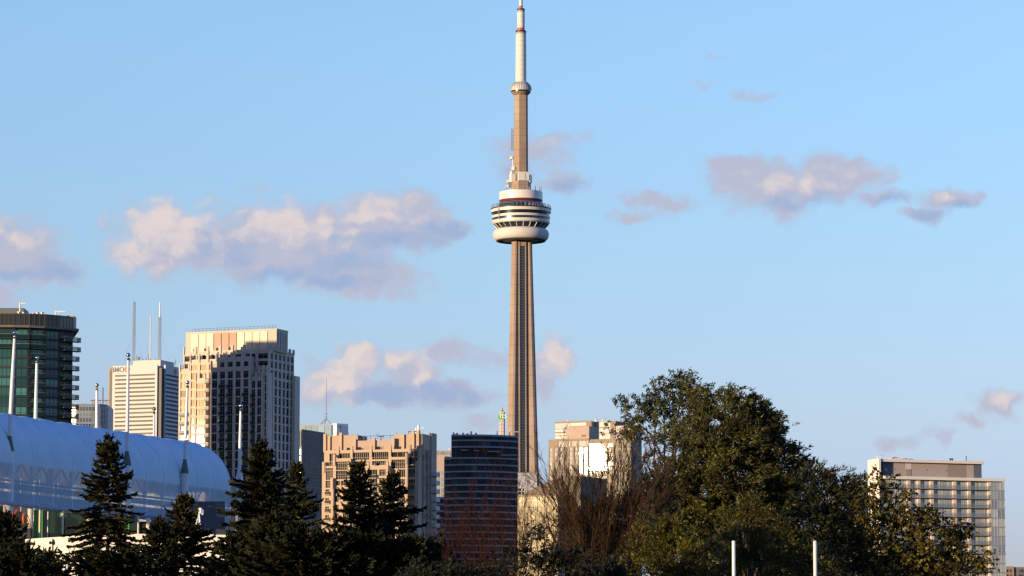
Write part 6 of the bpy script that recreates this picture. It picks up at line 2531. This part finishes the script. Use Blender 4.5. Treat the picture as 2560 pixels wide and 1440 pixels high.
leafy('maple_tree', 'golden tinged maple in front of the glass slab at the right', 92, 2250, [
    (2190, 1235, 32, 32, 0), (2240, 1230, 40, 32, .1), (2160, 1290, 60, 50, 0), (2230, 1290, 65, 50, .2), (2290, 1300, 50, 40, -.1), (2330, 1300, 40, 26, .1), (2370, 1315, 32, 32, 0), (2390, 1350, 55, 45, 0), (2280, 1370, 90, 60, .2), (2180, 1380, 90, 60, 0),
    (2120, 1330, 50, 60, 0), (2440, 1395, 48, 30, 0), (2380, 1420, 80, 40, .1), (2200, 1190, 12, 20, 0), (2470, 1400, 16, 12, 0), (2250, 1430, 140, 40, .3)], M_maple, M_bark, 13, leaf=(0.085, 0.07), per=640, spray=6, limbs=50, fork=1450, trunk_r=0.13, hollow=0.25, blow=(0.1, 0, -0.1), group='leafy trees right of the observation tower')
leafy('bush', 'bright olive bush with upswept twigs below the bare brown tree', 88, 1660, [
    (1690, 1330, 62, 45, 0), (1630, 1370, 70, 45, .2), (1700, 1400, 90, 50, -.2), (1590, 1420, 70, 40, 0), (1760, 1360, 55, 30, .2), (1640, 1310, 40, 25, 0), (1540, 1450, 50, 30, 0), (1730, 1440, 90, 40, .1)], M_olive, M_bark, 17, leaf=(0.085, 0.024), per=760, limbs=26, fork=1470, trunk_r=0.08, hollow=0.35, blow=(0.15, 0, 0.55), cat='bush', group='olive bushes at the bottom of the picture')
leafy('bush', 'olive bush behind the left white pole with a pointed leafy top', 90, 1890, [
    (1880, 1275, 50, 30, 0), (1835, 1300, 45, 30, .2), (1930, 1310, 55, 30, 0), (1870, 1340, 90, 40, -.1), (1960, 1350, 60, 40, .1), (1900, 1400, 110, 50, 0), (2000, 1400, 70, 50, .1), (1820, 1400, 60, 50, .3), (1890, 1260, 30, 20, 0)], M_olive, M_bark, 19, leaf=(0.085, 0.024), per=640, limbs=26, fork=1470, trunk_r=0.08, hollow=0.35, blow=(0.2, 0, 0.5), cat='bush', open_=0.15, group='olive bushes at the bottom of the picture')
leafy('bush', 'small black leaved bush in front of the gold glass hall', 84, 1340, [
    (1345, 1350, 40, 30, 0), (1300, 1390, 55, 35, 0), (1375, 1385, 50, 35, .1), (1340, 1420, 90, 35, 0), (1420, 1400, 60, 45, .1), (1335, 1320, 18, 14, 0), (1470, 1420, 60, 40, 0)], M_black, M_bark, 23, leaf=(0.075, 0.05), per=520, spray=6, limbs=24, fork=1460, trunk_r=0.06, hollow=0.2, blow=(0, 0, 0.1), cat='bush', open_=0.2)


leafy('bush', 'dark leafy bush filling the gap behind the bare brown tree', 112, 1500, [
    (1425, 1330, 45, 60, 0), (1480, 1310, 55, 60, .2), (1540, 1290, 60, 70, 0), (1600, 1270, 55, 70, -.2), (1650, 1250, 50, 60, 0), (1460, 1390, 80, 60, 0), (1560, 1380, 90, 70, .2), (1630, 1350, 70, 60, 0)], M_black, M_bark, 77, leaf=(0.10, 0.05), per=700, spray=7, limbs=24, fork=1470, trunk_r=0.10, hollow=0.2, cat='bush', clump=0.4)


for i, (px, lab) in enumerate(((1800, 'dark bush under the crown of the wide ash tree'), (1980, 'dark bush below the drooping leaved tree'), (2230, 'dark bush behind the foot of the maple'))):
    leafy('bush', lab, 133, px, [(px, 1400, 110, 50, 0), (px - 80, 1420, 90, 50, .2), (px + 80, 1415, 90, 50, 0), (px + 140, 1430, 70, 40, .2)], M_black, M_bark, 80 + i, leaf=(0.11, 0.05), per=600, spray=6, limbs=16, fork=1475, trunk_r=0.08, hollow=0.15, cat='bush', group='dark bushes behind the leafy trees', clump=0.4, shrink=1.0)


# ------------------------------------------------------------------ bare trees
def bare(name, label, D, stem_px, tips, m, seed, r0=0.05, kids=9, twig=0.004, group=None, spread=0.12, base_py=1440, levels=2, bend=0.12, sub=0.55):
    """upright bare branches: each runs from the stem's foot to a tip seen at (px, py)"""
    rng = np.random.default_rng(seed)
    root = at(stem_px, 1440, D)
    o = thing(name, label, 'bare tree' if name == 'bare_tree' else 'bare shrub', (root.x, D, 0), 0, group)
    zb = at(stem_px, base_py, D).z
    mt_, mt2 = MB(), MB()
    mt_.tube([(0, 0, 0), (0.02, 0, zb * 0.6), (0, 0, zb)], [r0 * 2.4, r0 * 2.1, r0 * 1.9], 8)

    def grow(mbx, a, b, ra, level, first):
        n = 5
        L = np.linalg.norm(b - a)
        side = rng.normal(0, bend * L * 0.35, 3)
        pts = []
        for i in range(n):
            t = i / (n - 1)
            p = a + (b - a) * t + side * math.sin(math.pi * t) + rng.normal(0, 0.012 * L * (t > 0) * (t < 1), 3)
            # branches leave low and flat, then turn upwards
            p[2] -= first * 0.10 * L * math.sin(math.pi * t)
            pts.append(p)
        rads = [ra * (1 - t) ** 0.8 + twig * 0.6 for t in np.linspace(0, 1, n)]
        mbx.tube([tuple(p) for p in pts], rads, 5 if level == 0 else 3, cap=False)
        if level < levels:
            k = kids if level == 0 else max(3, kids - 3)
            for j in range(k):
                t = rng.uniform(0.28, 0.95)
                i = min(n - 2, int(t * (n - 1)))
                f = t * (n - 1) - i
                p = pts[i] * (1 - f) + pts[i + 1] * f
                d = unit(pts[i + 1] - pts[i])
                d2 = unit(d + rng.normal(0, 0.34, 3) + np.array([0, 0, 0.18]))
                ln = L * (1 - t * 0.55) * rng.uniform(0.25, sub)
                grow(mt2, p, p + d2 * ln, max(twig, ra * (1 - t) * 0.5), level + 1, 0)
    for (px, py) in tips:
        dy = rng.normal(0, 0.45)
        p = at(px, py, D + dy)
        e = np.array([p.x - root.x, dy, p.z])
        a = np.array([rng.normal(0, spread), rng.normal(0, spread), zb * rng.uniform(0.82, 1.0)])
        grow(mt_, a, e, r0 * rng.uniform(0.5, 0.9), 0, 1)
    mt_.build('trunk', m, o)
    mt2.build('crown', m, o)
    return o


M_twig_brown = mat('brown_twigs', (0.056, 0.033, 0.018), 0.85, spec=0.1, var=0.25, scale=1.5)
M_twig_red = mat('red_twigs', (0.040, 0.015, 0.010), 0.85, spec=0.1, var=0.3, scale=1.5)
bare('bare_tree', 'bare brown tree with a broad fan of fine upright twigs before the flashing towers', 105, 1490, [
    (1345, 1105), (1368, 1150), (1385, 1170), (1400, 1120), (1420, 1190), (1440, 1170), (1455, 1150), (1470, 1200), (1490, 1170), (1505, 1150), (1520, 1130), (1540, 1150), (1555, 1120), (1575, 1150), (1590, 1130), (1610, 1150), (1625, 1130), (1640, 1170), (1660, 1150), (1668, 1200), (1415, 1240), (1600, 1220), (1650, 1235), (1360, 1215), (1530, 1200)],
    M_twig_brown, 31, 0.030, 19, 0.0038, base_py=1452, spread=0.06)
red_tips = [
    (1262, [(1225, 1165), (1240, 1120), (1256, 1170), (1275, 1150), (1290, 1195), (1305, 1225), (1320, 1190), (1210, 1220), (1335, 1260)], 'bare red twigged shrub in front of the edge of the dark curved tower'),
    (1180, [(1120, 1215), (1140, 1190), (1160, 1205), (1178, 1180), (1195, 1150), (1215, 1190), (1108, 1290), (1230, 1240)], 'bare red twigged shrub in front of the middle of the dark curved tower'),
    (1095, [(1050, 1330), (1068, 1290), (1085, 1300), (1105, 1275), (1122, 1250), (1142, 1290), (1160, 1310), (1040, 1380)], 'low bare red twigged shrub right of the peach block spruces'),
    (1370, [(1310, 1290), (1330, 1250), (1350, 1275), (1385, 1262), (1410, 1285), (1430, 1310)], 'thin bare red twigged shrub in front of the gold glass hall')]
for i, (px, tips, lab) in enumerate(red_tips):
    bare('bare_shrub', lab, 92 + 3 * i, px, [(x, y + 25) for x, y in tips] + [(x + 9, y + 75) for x, y in tips], M_twig_red, 41 + i, 0.015, 10, 0.0025, 'bare red twigged shrubs in the middle', base_py=1462, spread=0.10, bend=0.2)
# low dark shrubs that close the bottom edge
for i, (px, rx, top) in enumerate(((1080, 90, 1405), (1210, 100, 1412), (1500, 90, 1400))):
    leafy('low_shrub', ['dark low shrub right of the last spruce at the bottom edge', 'dark low shrub under the red twigs at the bottom edge', 'dark low shrub under the bare brown tree at the bottom edge', 'dark low shrub in the lower left corner under the spruce', 'dark low shrub under the spruces left of the plant room', 'small dark low shrub between two red twigged shrubs'][i], 86, px,
          [(px, top + 40, rx, 40, 0), (px - rx * .5, top + 55, rx * .6, 35, .1), (px + rx * .5, top + 50, rx * .6, 35, -.1)], M_black, M_bark, 60 + i, leaf=(0.07, 0.035), per=700, spray=6, limbs=14, fork=1475, trunk_r=0.05, hollow=0.2, cat='shrub', group='dark low shrubs along the bottom edge')
